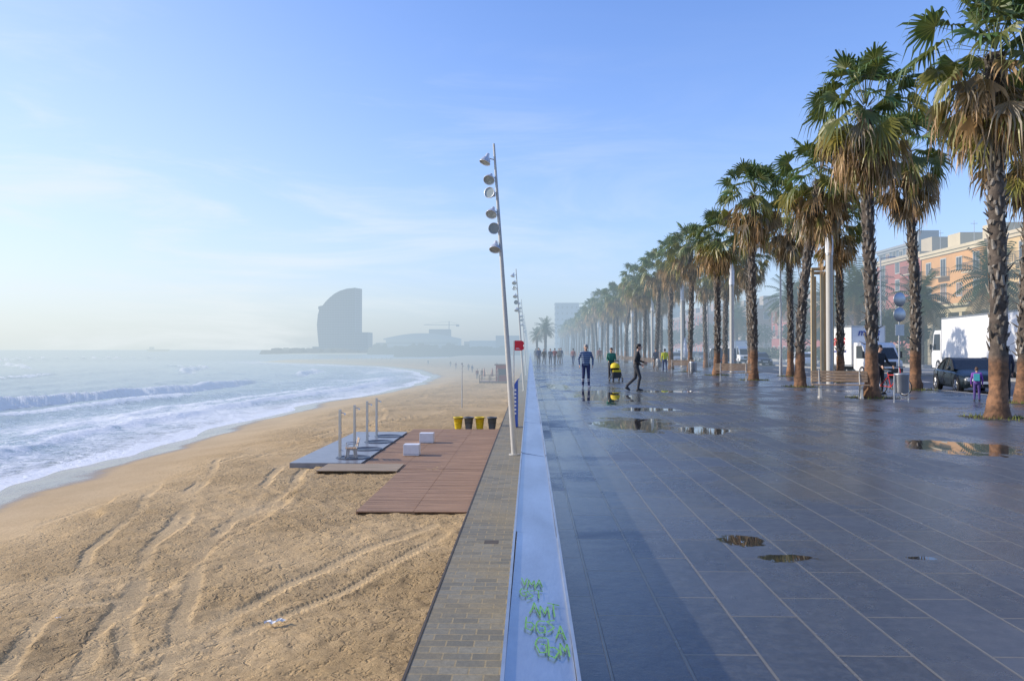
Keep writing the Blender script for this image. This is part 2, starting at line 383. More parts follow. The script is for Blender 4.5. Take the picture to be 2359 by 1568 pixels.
r=math_(nt,'ADD',r,math_(nt,'MULTIPLY',math_(nt,'SUBTRACT',noi(6,5,.7),.5),.30))
r=math_(nt,'MAXIMUM',r,.09)
r=math_(nt,'MULTIPLY',r,math_(nt,'SUBTRACT',1.0,math_(nt,'MULTIPLY',pud,.97)))
nt.links.new(r,b.inputs['Roughness']); b.inputs['Specular IOR Level'].default_value=1.0
hg=math_(nt,'ADD',math_(nt,'MULTIPLY',mort,-1.3),math_(nt,'ADD',math_(nt,'MULTIPLY',noi(5,8,.78),1.0),math_(nt,'MULTIPLY',bid,.5)))
bp=nn(nt,'ShaderNodeBump'); bp.inputs['Distance'].default_value=.010
nt.links.new(math_(nt,'SUBTRACT',.8,math_(nt,'MULTIPLY',pud,.8)),bp.inputs['Strength'])
nt.links.new(hg,bp.inputs['Height']); nt.links.new(bp.outputs[0],b.inputs['Normal'])
PAVE=m
b_=MB(); b_.box(.17,16.2,-15,1400,-.6,0,PAVE); b_.obj("promenade_pavement")
kerb=M("kerb_stone",(.32,.31,.29),.8,bump=.3)
b_=MB(); b_.box(16.2,16.4,-15,1400,-.6,.004,kerb); b_.box(26,26.2,-15,1400,-.6,.004,kerb); b_.obj("kerb")
asph=M("asphalt",(.055,.056,.06),.55,var=.3,scale=.6,bump=.4,bscale=40)
b_=MB(); b_.box(16.4,26,-15,1400,-.6,-.12,asph); b_.obj("road")
white=M("road_paint",(.7,.7,.68),.6)
b_=MB()
for y in range(0,300,6): b_.box(21.1,21.25,y,y+2.6,-.119,-.115,white)
b_.box(16.9,17.0,0,400,-.119,-.115,white)
b_.obj("road_markings")
cpav=M("concrete_pavement",(.30,.29,.27),.8,var=.15,scale=1,bump=.2)
b_=MB(); b_.box(26.2,40,-15,1400,-.6,0,cpav); b_.obj("far_pavement")
gr=M("ground_earth",(.22,.20,.15),.9,var=.3,scale=.1)
b_=MB(); b_.box(.12,LX,-60,16000,-.8,-.22,gr); b_.obj("ground")

# lower walkway & retaining wall
m,nt,b=newmat("stone_setts")
t=nn(nt,'ShaderNodeNewGeometry'); P=t.outputs['Position']
br=nn(nt,'ShaderNodeTexBrick'); br.inputs['Scale'].default_value=1; br.inputs['Brick Width'].default_value=.46; br.inputs['Row Height'].default_value=.27; br.inputs['Mortar Size'].default_value=.014
br.inputs['Color1'].default_value=(.15,.148,.125,1); br.inputs['Color2'].default_value=(.25,.24,.195,1); br.inputs['Mortar'].default_value=(.33,.27,.16,1)
nt.links.new(P,br.inputs[0])
c=mixc(nt,maprange(nt,noi(.6,5,.7),.42,.7,0,.6),br.outputs['Color'],(.32,.25,.13))
c=mixc(nt,maprange(nt,noi(12,5,.7),.35,.7,0,.5),c,(.10,.10,.085))
nt.links.new(c,b.inputs['Base Color']); b.inputs['Roughness'].default_value=.75
bp=nn(nt,'ShaderNodeBump'); bp.inputs['Distance'].default_value=.02; bp.inputs['Strength'].default_value=.6
nt.links.new(math_(nt,'SUBTRACT',noi(8,5,.7),br.outputs['Fac']),bp.inputs['Height']); nt.links.new(bp.outputs[0],b.inputs['Normal'])
WZ=-3.2
rust=M("rusty_edge",(.10,.085,.07),.7,.3)
b_=MB(); b_.box(-1.83,-.071,-15,1000,-5,WZ,m); b_.box(-1.87,-1.831,-15,1000,-5,WZ+.012,rust)
b_.box(-1.15,-.8,19.4,19.75,WZ+.001,WZ+.006,rust); b_.obj("lower_walkway")
conc=M("wall_concrete",(.30,.30,.29),.8,bump=.3,scale=1.5)
b_=MB(); b_.box(-.07,.119,-15,1000,-5.2,.355,conc); b_.box(.1191,.165,-15,1000,-.1,.355,conc); b_.obj("retaining_wall")
steel=M("brushed_steel_panel",(.46,.50,.56),.32,.75,var=.20,scale=2.5,bump=.07,bscale=50,stretch=(1,.3,1))
lip=M("steel_lip",(.50,.51,.52),.35,.8)
e=empty("parapet_cap")
b_=MB()
L=3.86; k=0; jj=5.15-3*3.86
while True:
    y0=jj+k*L; y1=y0+L-.014; k+=1
    if y0>900: break
    dx=random.uniform(-.009,.009); dz=random.uniform(-.006,.006); dw=random.uniform(-.005,.005)
    b_.add([(-.093+dx,y0,.415+dz),(.172+dx,y0,.375+dw),(.172-dx,y1,.375+dz),(-.093-dx,y1,.415+dw),
            (-.093+dx,y0,.362),(.172+dx,y0,.362),(.172-dx,y1,.362),(-.093-dx,y1,.362)],
           [(0,1,2,3),(0,4,5,1),(3,2,6,7),(0,3,7,4),(1,5,6,2)],steel)
    b_.box(-.108,-.094,y0,y1,.30,.428+dz,lip); b_.box(.1735,.187,y0,y1,.02,.389+dz,lip)
b_.obj("panels",parent=e)
gg=M("graffiti_green",(.22,.50,.09),.5,cap=0)
b_=MB()
def ztop(x): return .415-(x+.093)*.151+.009
def ribbon(pts,wd=.0034):
    for (x0,y0),(x1,y1) in zip(pts[:-1],pts[1:]):
        d=Vector((x1-x0,y1-y0,0))
        if d.length<1e-5: continue
        n=Vector((-d.y,d.x,0)).normalized(); n=Vector((n.x*wd,n.y*wd*2.0,0)); e2=d.normalized()*wd*.6
        P0=Vector((x0,y0,0))-e2; P1=Vector((x1,y1,0))+e2
        vs=[P0-n,P1-n,P1+n,P0+n]; b_.add([(p.x,p.y,ztop(p.x)) for p in vs],[(0,1,2,3)],gg)
rg=random.Random(3)
def letter(cx,cy,s,kind):
    P={0:[(-1,-1),(-.8,1),(0,-.3),(.8,1),(1,-1)],1:[(-.8,1),(-.9,-.8),(.1,-1),(.8,-.2),(.2,.2),(-.6,.1)],2:[(-1,-1),(0,1),(.9,-1),(.4,-.1),(-.5,-.1)],
       3:[(.8,.9),(-.5,.8),(-.9,0),(-.3,-.9),(.8,-.7),(.7,.1),(0,.1)],4:[(-.9,1),(0,-1),(.9,1.1)],5:[(-1,.9),(1,.8),(0,.85),(.1,-1)],6:[(.7,1),(-.8,.6),(.7,-.2),(-.7,-1)]}[kind]
    out=[]
    for i in range(len(P)-1):
        for t in (0,.5): out.append((cx+s*(P[i][0]*(1-t)+P[i+1][0]*t)+rg.uniform(-.09,.09)*s, cy+3.6*s*(P[i][1]*(1-t)+P[i+1][1]*t)+rg.uniform(-.12,.12)*s))
    out.append((cx+s*P[-1][0],cy+3.6*s*P[-1][1])); ribbon(out)
for i,(x,y_,s,kk) in enumerate([(-.03,4.02,.016,4),(.005,4.0,.018,0),(.045,4.03,.017,2),(-.035,3.84,.018,3),(.0,3.82,.02,6),(.04,3.85,.018,5),(.02,3.63,.022,2),(.065,3.60,.022,0),(.108,3.65,.026,5),
      (.0,3.42,.022,1),(.045,3.40,.024,3),(.09,3.43,.022,6),(.13,3.37,.022,2),(.045,3.19,.026,3),(.095,3.17,.026,1),(.138,3.18,.018,0)]): letter(x,y_,s,kk)
b_.obj("graffiti",parent=e)

# ------------------------------------------------------------------ beach decks, showers
wood=M("deck_wood",(.34,.205,.12),.75,var=.42,scale=1.3,bump=.3,bscale=30,stretch=(.4,6,1))
wood2=M("deck_wood_pale",(.38,.29,.19),.75,var=.3,scale=2,stretch=(.4,6,1))
DZ=-3.30
def deck(name,x0,x1,y0,y1,mat,splits,bw=.145,z=DZ):
    b_=MB(); y=y0
    while y<y1-.01:
        for a,c in zip(splits[:-1],splits[1:]):
            b_.box(a+.006,c-.006,y,min(y+bw-.012,y1),z-.04,z+random.uniform(-.004,.004),mat)
        y+=bw
    for s in splits: b_.box(s-.05 if s>x0 else s,s+.05 if s<x1 else s,y0+.02,y1-.02,z-.22,z-.045,mat)
    return b_.obj(name)
deck("wooden_deck",-5.3,-1.9,23.7,32.0,wood,[-5.3,-3.55,-1.9])
deck("wooden_deck",-7.2,-1.9,32.05,48.2,wood,[-7.2,-5.3,-3.55,-1.9],z=DZ+.004)
deck("wooden_ramp",-8.6,-5.35,31.3,33.2,wood2,[-8.6,-5.35],z=DZ+.05)
plat=M("shower_platform_stone",(.24,.24,.245),.30,var=.2,scale=2,bump=.1)
dark=M("dark_drain",(.05,.05,.055),.35)
b_=MB(); b_.box(-10.3,-7.24,33.3,46,-3.7,DZ+.06,plat)
for y in (35,38,41,43.7):
    b_.lathe((-7.95,y,DZ+.062),[(.0,.004),(.62,.004),(.66,.03),(.74,.03),(.78,0)],dark,28)
b_.obj("shower_platform")
sst=M("stainless_steel",(.55,.56,.57),.3,.9,var=.08)
for y in (34.6,37.5,40.4,42.9):
    b_=MB(); b_.box(-.055,.055,-.055,.055,0,2.15,sst); b_.box(-.09,.09,-.09,.09,0,.03,sst)
    b_.tube((.05,0,2.05),(.22,0,2.0),.02,.02,sst); b_.tube((.22,0,2.02),(.22,0,1.95),.03,.045,sst); b_.tube((.05,0,1.15),(.09,0,1.15),.025,.025,sst); b_.box(-.058,.058,-.058,.058,2.15,2.17,sst)
    b_.tube((.05,0,.4),(.14,0,.36),.015,.015,sst)
    b_.obj("beach_shower",(-8.45,y,DZ+.06),bevel=.006)
blk=M("white_block",(.76,.77,.78),.5,var=.06)
for x,y in((-5.5,36.3),(-5.45,41.2)):
    b_=MB(); b_.box(-.36,.36,-.3,.3,0,.5,blk); b_.box(-.30,.30,-.24,.24,-.02,.0,dark); b_.box(-.362,.362,-.302,.302,.06,.075,dark); b_.obj("concrete_stool",(x,y,DZ+.02),bevel=.02)
sl=M("bench_wood",(.36,.24,.14),.6,var=.3,scale=6); iron=M("cast_metal",(.10,.10,.105),.5,.5); alu=M("galvanised",(.45,.46,.47),.4,.8)
def bench(name,loc,rot,L,legm=alu,back=True):
    b_=MB(); h=L/2
    for i in range(5): b_.box(-h,h,-.24+i*.095,-.165+i*.095,.43,.455,sl)
    if back:
        for i in range(4):
            z=.53+i*.095; T=Matrix.Translation((0,.245+i*.022,z))@Matrix.Rotation(math.radians(-12),4,'X')
            b_.box(-h,h,-.012,.012,0,.078,sl,T)
    for x in ((-h+.25,h-.25) if L>1 else (-h+.06,h-.06)):
        b_.box(x-.03,x+.03,-.25,.22,.38,.429,legm); b_.add([(x-.04,-.24,0),(x+.04,-.24,0),(x+.04,-.16,0),(x-.04,-.16,0),(x-.03,-.2,.38),(x+.03,-.2,.38),(x+.03,-.1,.38),(x-.03,-.1,.38)],[(0,1,5,4),(1,2,6,5),(2,3,7,6),(3,0,4,7)],legm)
        b_.add([(x-.04,.14,0),(x+.04,.14,0),(x+.04,.24,0),(x-.04,.24,0),(x-.03,.1,.38),(x+.03,.1,.38),(x+.03,.2,.38),(x-.03,.2,.38)],[(0,1,5,4),(1,2,6,5),(2,3,7,6),(3,0,4,7)],legm)
        b_.box(x-.05,x+.05,-.27,.26,0,.05,legm)
        if back: b_.tube((x,.2,.42),(x,.335,.92),.022,.018,legm,8)
    if L<1:
        for x in (-h,h): b_.path([(x,-.2,.45),(x,-.2,.65),(x,.27,.68)],.018,legm)
    return b_.obj(name,loc,rot,bevel=.004)
bench("slatted_chair",(-8.0,34.9,DZ+.06),math.radians(-70),.62)
yel=M("bin_yellow",(.75,.55,.02),.45); gry=M("bin_grey",(.12,.14,.16),.5); blkm=M("black_rubber",(.02,.02,.022),.6)
for x,mm in((-4.57,yel),(-3.9,gry),(-3.2,yel),(-2.42,gry)):
    b_=MB(); b_.lathe((0,0,0),[(0,.01),(.20,.01),(.21,.05),(.29,.70),(.315,.70),(.32,.77),(.30,.78),(.285,.74),(.2,.3),(0,.28)],mm,20)
    b_.ring((0,0,.70),.315,.018,blkm,(0,0,1)); b_.ring((0,0,.40),.262,.012,blkm if mm is gry else mm,(0,0,1))
    b_.obj("beach_litter_bin",(x,49.6,-3.44))
b_=MB(); b_.tube((0,0,0),(0,0,3.9),.05,.035,alu); b_.box(-.06,.06,-.06,.06,3.85,3.95,alu); b_.tube((0,0,3.7),(.18,0,3.7),.015,.015,alu); b_.obj("beach_post",(-5.85,67,-3.5))

# ------------------------------------------------------------------ leaning floodlight masts
beige=M("mast_paint",(.52,.50,.45),.5,var=.08); lens=M("lamp_reflector",(.66,.68,.70),.35,.4,var=.1); glass=M("lamp_glass",(.34,.38,.36),.12)
def mast(loc):
    e=empty("floodlight_mast",loc); b_=MB()
    top=Vector((-.95,.0,14.25)); b_.tube((0,0,0),top*.45,.14,.105,beige,16); b_.tube(top*.45,top,.105,.05,beige,16)
    b_.tube((0,0,0),(0,0,.04),.26,.26,beige,16)
    b_.obj("pole",parent=e)
    b_=MB()
    for z,ax,off_ in ((13.5,(-.35,-.25,-1),.42),(12.66,(-.2,-.75,-.75),.30),(12.0,(-.45,-.9,.1),.30),(11.1,(-.2,-.65,-.8),.30),(10.4,(.1,-1,-.25),.25),(9.5,(-.1,-.5,-.9),.25)):
        p=top*(z/14.25); c=p+Vector((-off_,-.12,-.05)); A=Vector(ax).normalized()
        b_.tube(p,c-A*.15,.025,.025,beige,6); b_.tube(c-A*.36,c-A*.12,.075,.12,lens,14)
        b_.lathe(c,[(.08,-.2),(.16,-.13),(.225,-.02),(.25,.10),(.265,.10),(.265,.125),(.24,.125),(.235,.08)],lens,20,axis=A)
        b_.lathe(c,[(0,.09),(.235,.09)],glass,20,axis=A)
    b_.obj("floodlights",parent=e)
for i,y in enumerate((35.8,91.5,147,203,259,315,371)): mast((-.72,y,WZ))
red=M("sign_red",(.75,.02,.04),.45,var=.05); signw=M("sign_white",(.8,.8,.8),.5,var=.03)
e=empty("beach_flag_sign",(-.95,45,WZ))
b_=MB(); b_.tube((0,0,0),(0,0,5.3),.04,.035,alu)
pr=[(.05,4.75),(.44,4.75),(.56,4.80),(.60,4.92),(.54,5.03),(.60,5.14),(.56,5.27),(.44,5.32),(.05,5.32)]
n=len(pr); vs=[(x,-.012,z) for x,z in pr]+[(x,.012,z) for x,z in pr]
b_.add(vs,[tuple(range(n)),tuple(range(n,2*n))[::-1]]+[(i,n+i,n+(i+1)%n,(i+1)%n) for i in range(n)],red)
b_.box(.12,.36,-.017,-.0125,4.83,4.85,signw);b_.box(.12,.30,-.017,-.0125,4.88,4.90,signw); b_.obj("sign_plate",parent=e)
ban=M("banner_blue",(.05,.12,.48),.6,var=.1)
b_=MB(); vs=[];fs=[]
prf=[(0,.0,.30),(0,.5,.42),(0,1.2,.55),(0,1.9,.62),(0,2.5,.58),(0,2.85,.40),(0,3.0,.15)]
for _,z,wd in prf: vs+= [(0,0.0,z),(-wd*.9-.05+z*.10,.05*math.sin(z*2),z)]
fs=[(2*i,2*i+1,2*i+3,2*i+2) for i in range(len(prf)-1)]
e=empty("feather_banner",(-.75,48.5,WZ)); b_.add(vs,fs,ban); b_.tube((0,0,0),(0,0,3.05),.018,.012,alu,6); b_.box(-.3,.3,-.3,.3,0,.03,iron); b_.obj("flag",parent=e)
b_=MB()
for k in range(7): b_.box(-.27+.012*(k%2),-.12,-.065,-.06,.8+k*.24,.92+k*.24,signw)
b_.obj("lettering_marks",parent=e)

# ------------------------------------------------------------------ beach kiosk
kw=M("kiosk_wood",(.24,.15,.10),.7,var=.3); kr=M("kiosk_red",(.35,.05,.04),.6)
e=empty("beach_kiosk",(-5.4,118,-3.5)); b_=MB()
b_.box(-2.2,2.2,-2,3,0,.35,kw)
for x in (-2.1,-.7,.7,2.1):
    for y in (-1.9,2.8): b_.box(x-.06,x+.06,y-.06,y+.06,.35,1.35,kw)
for z in (.75,1.25): b_.box(-2.16,2.16,-1.96,-1.9,z,z+.08,kw)
b_.obj("terrace",parent=e); b_=MB(); b_.box(.2,2.0,0,2.6,.352,2.75,kr); b_.box(0,2.2,-.4,2.8,2.755,2.9,kw); b_.box(.5,1.7,-.05,-.002,1.3,2.2,iron); b_.obj("hut",parent=e)
for x in (-1.5,-.3,.5):
    b_=MB(); b_.tube((0,0,.35),(0,0,2.4),.03,.03,alu,6); b_.lathe((0,0,2.0),[(.22,-.9),(.12,0),(.02,.4)],M("parasol_cloth",(.5,.30,.22),.8),8); b_.obj("parasol",(x,-1.0,0),parent=e)

# ------------------------------------------------------------------ palms
m,nt,b=newmat("palm_leaf",0.92)
at=nn(nt,'ShaderNodeAttribute'); at.attribute_name='Col'; nt.links.new(at.outputs['Color'],b.inputs['Base Color']); b.inputs['Roughness'].default_value=.42
tl=nn(nt,'ShaderNodeBsdfTranslucent'); nt.links.new(mixc(nt,.40,at.outputs['Color'],(.30,.32,.04),'MIX'),tl.inputs[0])
mx=nn(nt,'ShaderNodeMixShader'); mx.inputs[0].default_value=.25
gp=[n for n in nt.nodes if n.type=='GROUP'][0]
nt.links.new(b.outputs[0],mx.inputs[1]); nt.links.new(tl.outputs[0],mx.inputs[2]); nt.links.new(mx.outputs[0],gp.inputs['Shader'])
LEAF=m
m,nt,b=newmat("palm_trunk",0.92)
at=nn(nt,'ShaderNodeAttribute'); at.attribute_name='Col'
t=nn(nt,'ShaderNodeTexCoord'); n=nn(nt,'ShaderNodeTexNoise'); n.inputs['Scale'].default_value=9; n.inputs['Detail'].default_value=6; nt.links.new(t.outputs['Object'],n.inputs[0])
c=mixc(nt,maprange(nt,n.outputs[0],.35,.65,0,.6),at.outputs['Color'],(.035,.025,.018)); nt.links.new(c,b.inputs['Base Color']); b.inputs['Roughness'].default_value=.85
bp=nn(nt,'ShaderNodeBump'); bp.inputs['Strength'].default_value=.8; bp.inputs['Distance'].default_value=.04; nt.links.new(n.outputs[0],bp.inputs['Height']); nt.links.new(bp.outputs[0],b.inputs['Normal'])
TRUNK=m
def fan_palm(seed,H,lod=1,petl=(.85,1.35),R0=.82):
    R=random.Random(seed); b_=MB(); col=[]
    def add(vs,fs,mat,c,sm=False):
        b_.add(vs,fs,mat,sm)
        for i in range(len(vs)):
            cc=c[i] if isinstance(c,list) else c
            col.append((*cc,1))
    bx,by=R.uniform(-.6,.6),R.uniform(-.5,.5); ph=R.uniform(0,6)
    def axis(z): t=z/H; return Vector((bx*t*t+.16*math.sin(ph+t*4)*t, by*t*t+.10*math.cos(ph+t*3.5)*t, z))
    rings=int(H*4*lod)+4; n=14 if lod>=1 else 8; vs=[];cs=[]
    def rad(z): t=z/H; return .175+.11*math.exp(-z*1.8)-.02*t+.045*max(0,t-.75)*4
    for k in range(rings+1):
        z=H*k/rings; r=rad(z)*(1+R.uniform(-.08,.08))
        cx=axis(z)
        base=(.27,.135,.065) if z<1.5 else (.13,.10,.075)
        f=R.uniform(.6,1.25)
        for i in range(n):
            a=2*math.pi*i/n; rr=r*(1+R.uniform(-.10,.10)); vs.append(cx+Vector((math.cos(a)*rr,math.sin(a)*rr,0))); cs.append(tuple(x*f for x in base))
    add(vs,[(k*n+i,k*n+(i+1)%n,(k+1)*n+(i+1)%n,(k+1)*n+i) for k in range(rings) for i in range(n)],TRUNK,cs,True)
    nb=int((260 if lod>=1 else 60)*H/9); z0=H*.18
    for k in range(nb):
        t=k/nb; z=z0+(H-z0)*t; a=k*2.39996+R.uniform(-.2,.2); r=rad(z)
        if R.random()<.10: continue
        c=axis(z); d=Vector((math.cos(a),math.sin(a),0)); s=Vector((-math.sin(a),math.cos(a),0)); wd=R.uniform(.04,.075); ln=R.uniform(.10,.24)
        o_=.03+R.uniform(.0,.05); up_=1
        if R.random()<.16: o_+=R.uniform(.05,.16)
        if R.random()<.12: up_=-.7
        tw_=s*R.uniform(-.06,.06)
        p0=c+d*(r-.02)+s*wd; p1=c+d*(r-.02)-s*wd; p2=c+d*(r+o_)+Vector((0,0,ln*up_))-s*wd*.4+tw_; p3=c+d*(r+o_)+Vector((0,0,ln*up_))+s*wd*.4+tw_; p4=c+d*(r+.03)+Vector((0,0,-.02))
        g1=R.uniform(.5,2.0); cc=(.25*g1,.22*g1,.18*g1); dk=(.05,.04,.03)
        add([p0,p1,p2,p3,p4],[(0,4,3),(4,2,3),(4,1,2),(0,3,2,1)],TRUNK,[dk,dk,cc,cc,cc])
    top=axis(H)
    def leaf(az,elv,pl,Rf,span,droop,nseg,cA,cB,w=.022,zz=0.,rag=0.):
        d=Vector((math.cos(az)*math.cos(elv),math.sin(az)*math.cos(elv),math.sin(elv)))
        hor=Vector((-math.sin(az),math.cos(az),0)); up=hor.cross(d)*-1
        if up.z<0 and elv>-.9: up=-up
        p0=top+Vector((0,0,zz))+d*.12; p1=p0+d*pl*.55; d2=(d+Vector((0,0,-droop*.5))).normalized(); p2=p1+d2*pl*.45
        add([p0-hor*w,p0+hor*w,p1-hor*w*.7,p1+hor*w*.7,p2-hor*w*.5,p2+hor*w*.5],[(0,1,3,2),(2,3,5,4)],LEAF,[tuple(x*.8+.05 for x in cB)]*6)
        hub=p2; fd=(d2+Vector((0,0,-droop*.4))).normalized(); rl=R.uniform(-1.0,1.0)
        sd_=(hor*math.cos(rl)+up*math.sin(rl)); sd_=(sd_-fd*sd_.dot(fd)).normalized(); nrm=fd.cross(sd_)
        mids=[]
        for i in range(nseg+1):
            a=-span/2+span*i/nseg; rr=Rf*.46
            dd=fd*math.cos(a)+sd_*math.sin(a); mids.append(hub+dd*rr+nrm*(.026*(-1)**i)+nrm*.10*abs(math.sin(a))+Vector((0,0,-droop*.06)))
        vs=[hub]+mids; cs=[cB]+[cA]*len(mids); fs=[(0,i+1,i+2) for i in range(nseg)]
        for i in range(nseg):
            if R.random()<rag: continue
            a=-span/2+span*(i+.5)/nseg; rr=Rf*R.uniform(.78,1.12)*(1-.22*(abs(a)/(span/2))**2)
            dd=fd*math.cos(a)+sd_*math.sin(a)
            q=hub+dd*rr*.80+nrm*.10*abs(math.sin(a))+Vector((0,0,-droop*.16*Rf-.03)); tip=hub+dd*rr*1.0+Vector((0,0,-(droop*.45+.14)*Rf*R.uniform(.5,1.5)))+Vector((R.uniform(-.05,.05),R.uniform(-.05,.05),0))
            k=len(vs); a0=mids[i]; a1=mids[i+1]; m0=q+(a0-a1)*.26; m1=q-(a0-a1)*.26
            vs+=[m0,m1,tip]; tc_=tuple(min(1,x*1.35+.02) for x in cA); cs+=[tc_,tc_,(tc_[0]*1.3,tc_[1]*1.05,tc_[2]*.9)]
            fs+=[(i+1,i+2,k+1,k),(k,k+1,k+2)]
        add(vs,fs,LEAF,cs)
    ns=20 if lod>=1 else 10
    NL=int((40 if lod>=1 else 27)*R.uniform(.9,1.1))
    for i in range(NL):
        t=(i+.5)/NL; elv=math.radians(84-106*t**1.05+R.uniform(-12,12)); az=i*2.39996+R.uniform(-.4,.4)
        gsh=R.uniform(.6,1.35)
        if t<.66: A=(.065*gsh,.120*gsh,.032*gsh)
        else:
            yy=(t-.66)/.34*R.uniform(.2,1.3); A=(.07+.18*yy,.11+.09*yy,.030)
        Bc=(.19,.19,.055)
        leaf(az,elv,R.uniform(*petl)*(1-.25*(t<.2)),R0*R.uniform(.85,1.15),R.uniform(3.0,4.4) ,.25+.8*t,ns,A,Bc,zz=.15*(1-t),rag=.02)
    ND=int((58 if lod>=1 else 30)*R.uniform(.75,1.25))
    for i in range(ND):
        t=(i+.5)/ND; elv=math.radians(-18-58*t+R.uniform(-12,10)); az=i*2.39996+R.uniform(-.5,.5); br_=R.uniform(.5,1.25)
        q=R.random(); A=(.36*br_,.23*br_,.105*br_) if q<.65 else ((.26*br_,.215*br_,.15*br_) if q<.88 else (.22,.21,.05))
        leaf(az,elv,R.uniform(.5,1.0)*petl[1]*.92,R0*R.uniform(.7,1.05),R.uniform(1.0,2.5),1.0,max(8,ns//2+2),A,(.25,.17,.08),zz=-.1-.7*t,rag=.2)
    b_.col=col
    return b_.mesh("fan_palm_mesh")
variants=[fan_palm(11+i,9.0) for i in range(6)]
lo=[fan_palm(31+i,9.0,.5) for i in range(3)]
def put(me,name,loc,H,rot,parent=None,sc=1.0):
    o=D.objects.new(name,me); COL.objects.link(o); o.location=loc; s=H/9.0; o.scale=(sc,sc,s); o.rotation_euler=(0,0,rot)
    if parent: o.parent=parent
    return o
R=random.Random(5)
front=[(10.95,18.6,8.6,1.03),(11.3,26.2,9.5,1.05),(11.6,33.9,8.8,1.05),(11.7,41.3,9.7,1.08),(11.6,49,8.5,1.05),(11.5,56.6,9.0,1.0),(11.5,64.2,9.2,1.0)]
y=71.8
while y<300: front.append((11.5+R.uniform(-.2,.2),y+R.uniform(-.5,.5),R.uniform(7.9,9.5),R.uniform(.95,1.1))); y+=7.6
back=[(14.8,23.8,8.0,1.05),(15.35,31.6,9.4,1.05),(15.4,39.2,7.9,1.0)]
y=46.8
while y<300: back.append((15.3+R.uniform(-.25,.25),y+R.uniform(-.5,.5),R.uniform(7.0,9.3),R.uniform(.9,1.08))); y+=7.6
row=empty("distant_palm_row")
for k,(x,y,h,s) in enumerate(front+back):
    far_=y>130
    put((lo[k%3] if far_ else variants[(k*2+ (k//5))%6]),"palm" if far_ else "palm_tree",(x,y,-.02),h,R.uniform(0,6.28),row if far_ else None,s)
put(variants[2],"palm_tree",(13.2,13.2,0),9.4,1.0,None,1.1)
soil=M("soil",(.07,.055,.035),.95,var=.4,scale=6,bump=.6)
b_=MB()
for (x,y,h,s) in front+back:
    if y<120: b_.box(x-.65,x+.65,y-.65,y+.65,0,.004,soil)
b_.obj("tree_pits")
wg=M("weed_green",(.13,.15,.03),.8,var=.4,scale=3)
b_=MB()
for (x,y,h,s) in front+back:
    if y>60: continue
    for i in range(190):
        a=R.uniform(0,6.28); r=R.uniform(.25,.85); px,py=x+math.cos(a)*r,y+math.sin(a)*r*.9; hh=R.uniform(.03,.13); q=R.uniform(0,3); wd=.013
        b_.add([(px-wd*math.cos(q),py-wd*math.sin(q),.0),(px+wd*math.cos(q),py+wd*math.sin(q),.0),(px+R.uniform(-.06,.06),py+R.uniform(-.06,.06),hh)],[(0,1,2)],wg)
b_.obj("weeds")

def feather_palm(seed,H,rad,nf=46):
    R=random.Random(seed); b_=MB(); col=[]
    n=10;vs=[];cs=[]; K=int(H*3)
    for k in range(K+1):
        z=H*k/K; r=.30*(1+R.uniform(-.1,.1))+.12*(k==K)
        for i in range(n): a=2*math.pi*i/n; vs.append((math.cos(a)*r,math.sin(a)*r,z)); cs.append((.13,.10,.07,1))
    b_.add(vs,[(k*n+i,k*n+(i+1)%n,(k+1)*n+(i+1)%n,(k+1)*n+i) for k in range(K) for i in range(n)],TRUNK,True); col+=cs
    for f in range(nf):
        t=f/nf; el=math.radians(82-115*t+R.uniform(-8,8)); az=f*2.39996; p=Vector((0,0,H)); d=Vector((math.cos(az)*math.cos(el),math.sin(az)*math.cos(el),math.sin(el)))
        g_=R.uniform(.7,1.3); c=(.05*g_,.085*g_,.03*g_,1) if t<.8 else (.2*g_,.14*g_,.06*g_,1)
        N=9; st=rad/N
        for i in range(N):
            q=p+d*st; s=Vector((-math.sin(az),math.cos(az),0)); L=rad*.24*(1-(i/N-.35)**2)
            for sg in(-1,1):
                for u in (0,.5):
                    a0=p+(q-p)*u; b_.add([a0,a0+(q-p)*.35,a0+s*sg*L+d*L*.5+Vector((0,0,-L*.35))],[(0,1,2)],LEAF); col+=[c]*3
            d=(d+Vector((0,0,-.13-.05*t))).normalized(); p=q
    b_.col=col; return b_.mesh("feather_palm_mesh")
fp=feather_palm(3,6.0,2.6); fp2=feather_palm(8,6.5,3.2,60)
def putp(me,name,loc,s,rot=0): o=D.objects.new(name,me); COL.objects.link(o); o.location=loc; o.scale=(s,s,s); o.rotation_euler=(0,0,rot)
putp(fp,"date_palm",(2.9,150,0),.95,.4); putp(fp,"date_palm",(1.3,152,0),.72,1.4)
for x,y,s in((35,84.5,1.25),(33.5,101,1.25),(36,94,1.1),(37,75,1.0),(34,130,1.1),(41,70,1.2)): putp(fp2,"date_palm",(x,y,-.2),s,x)

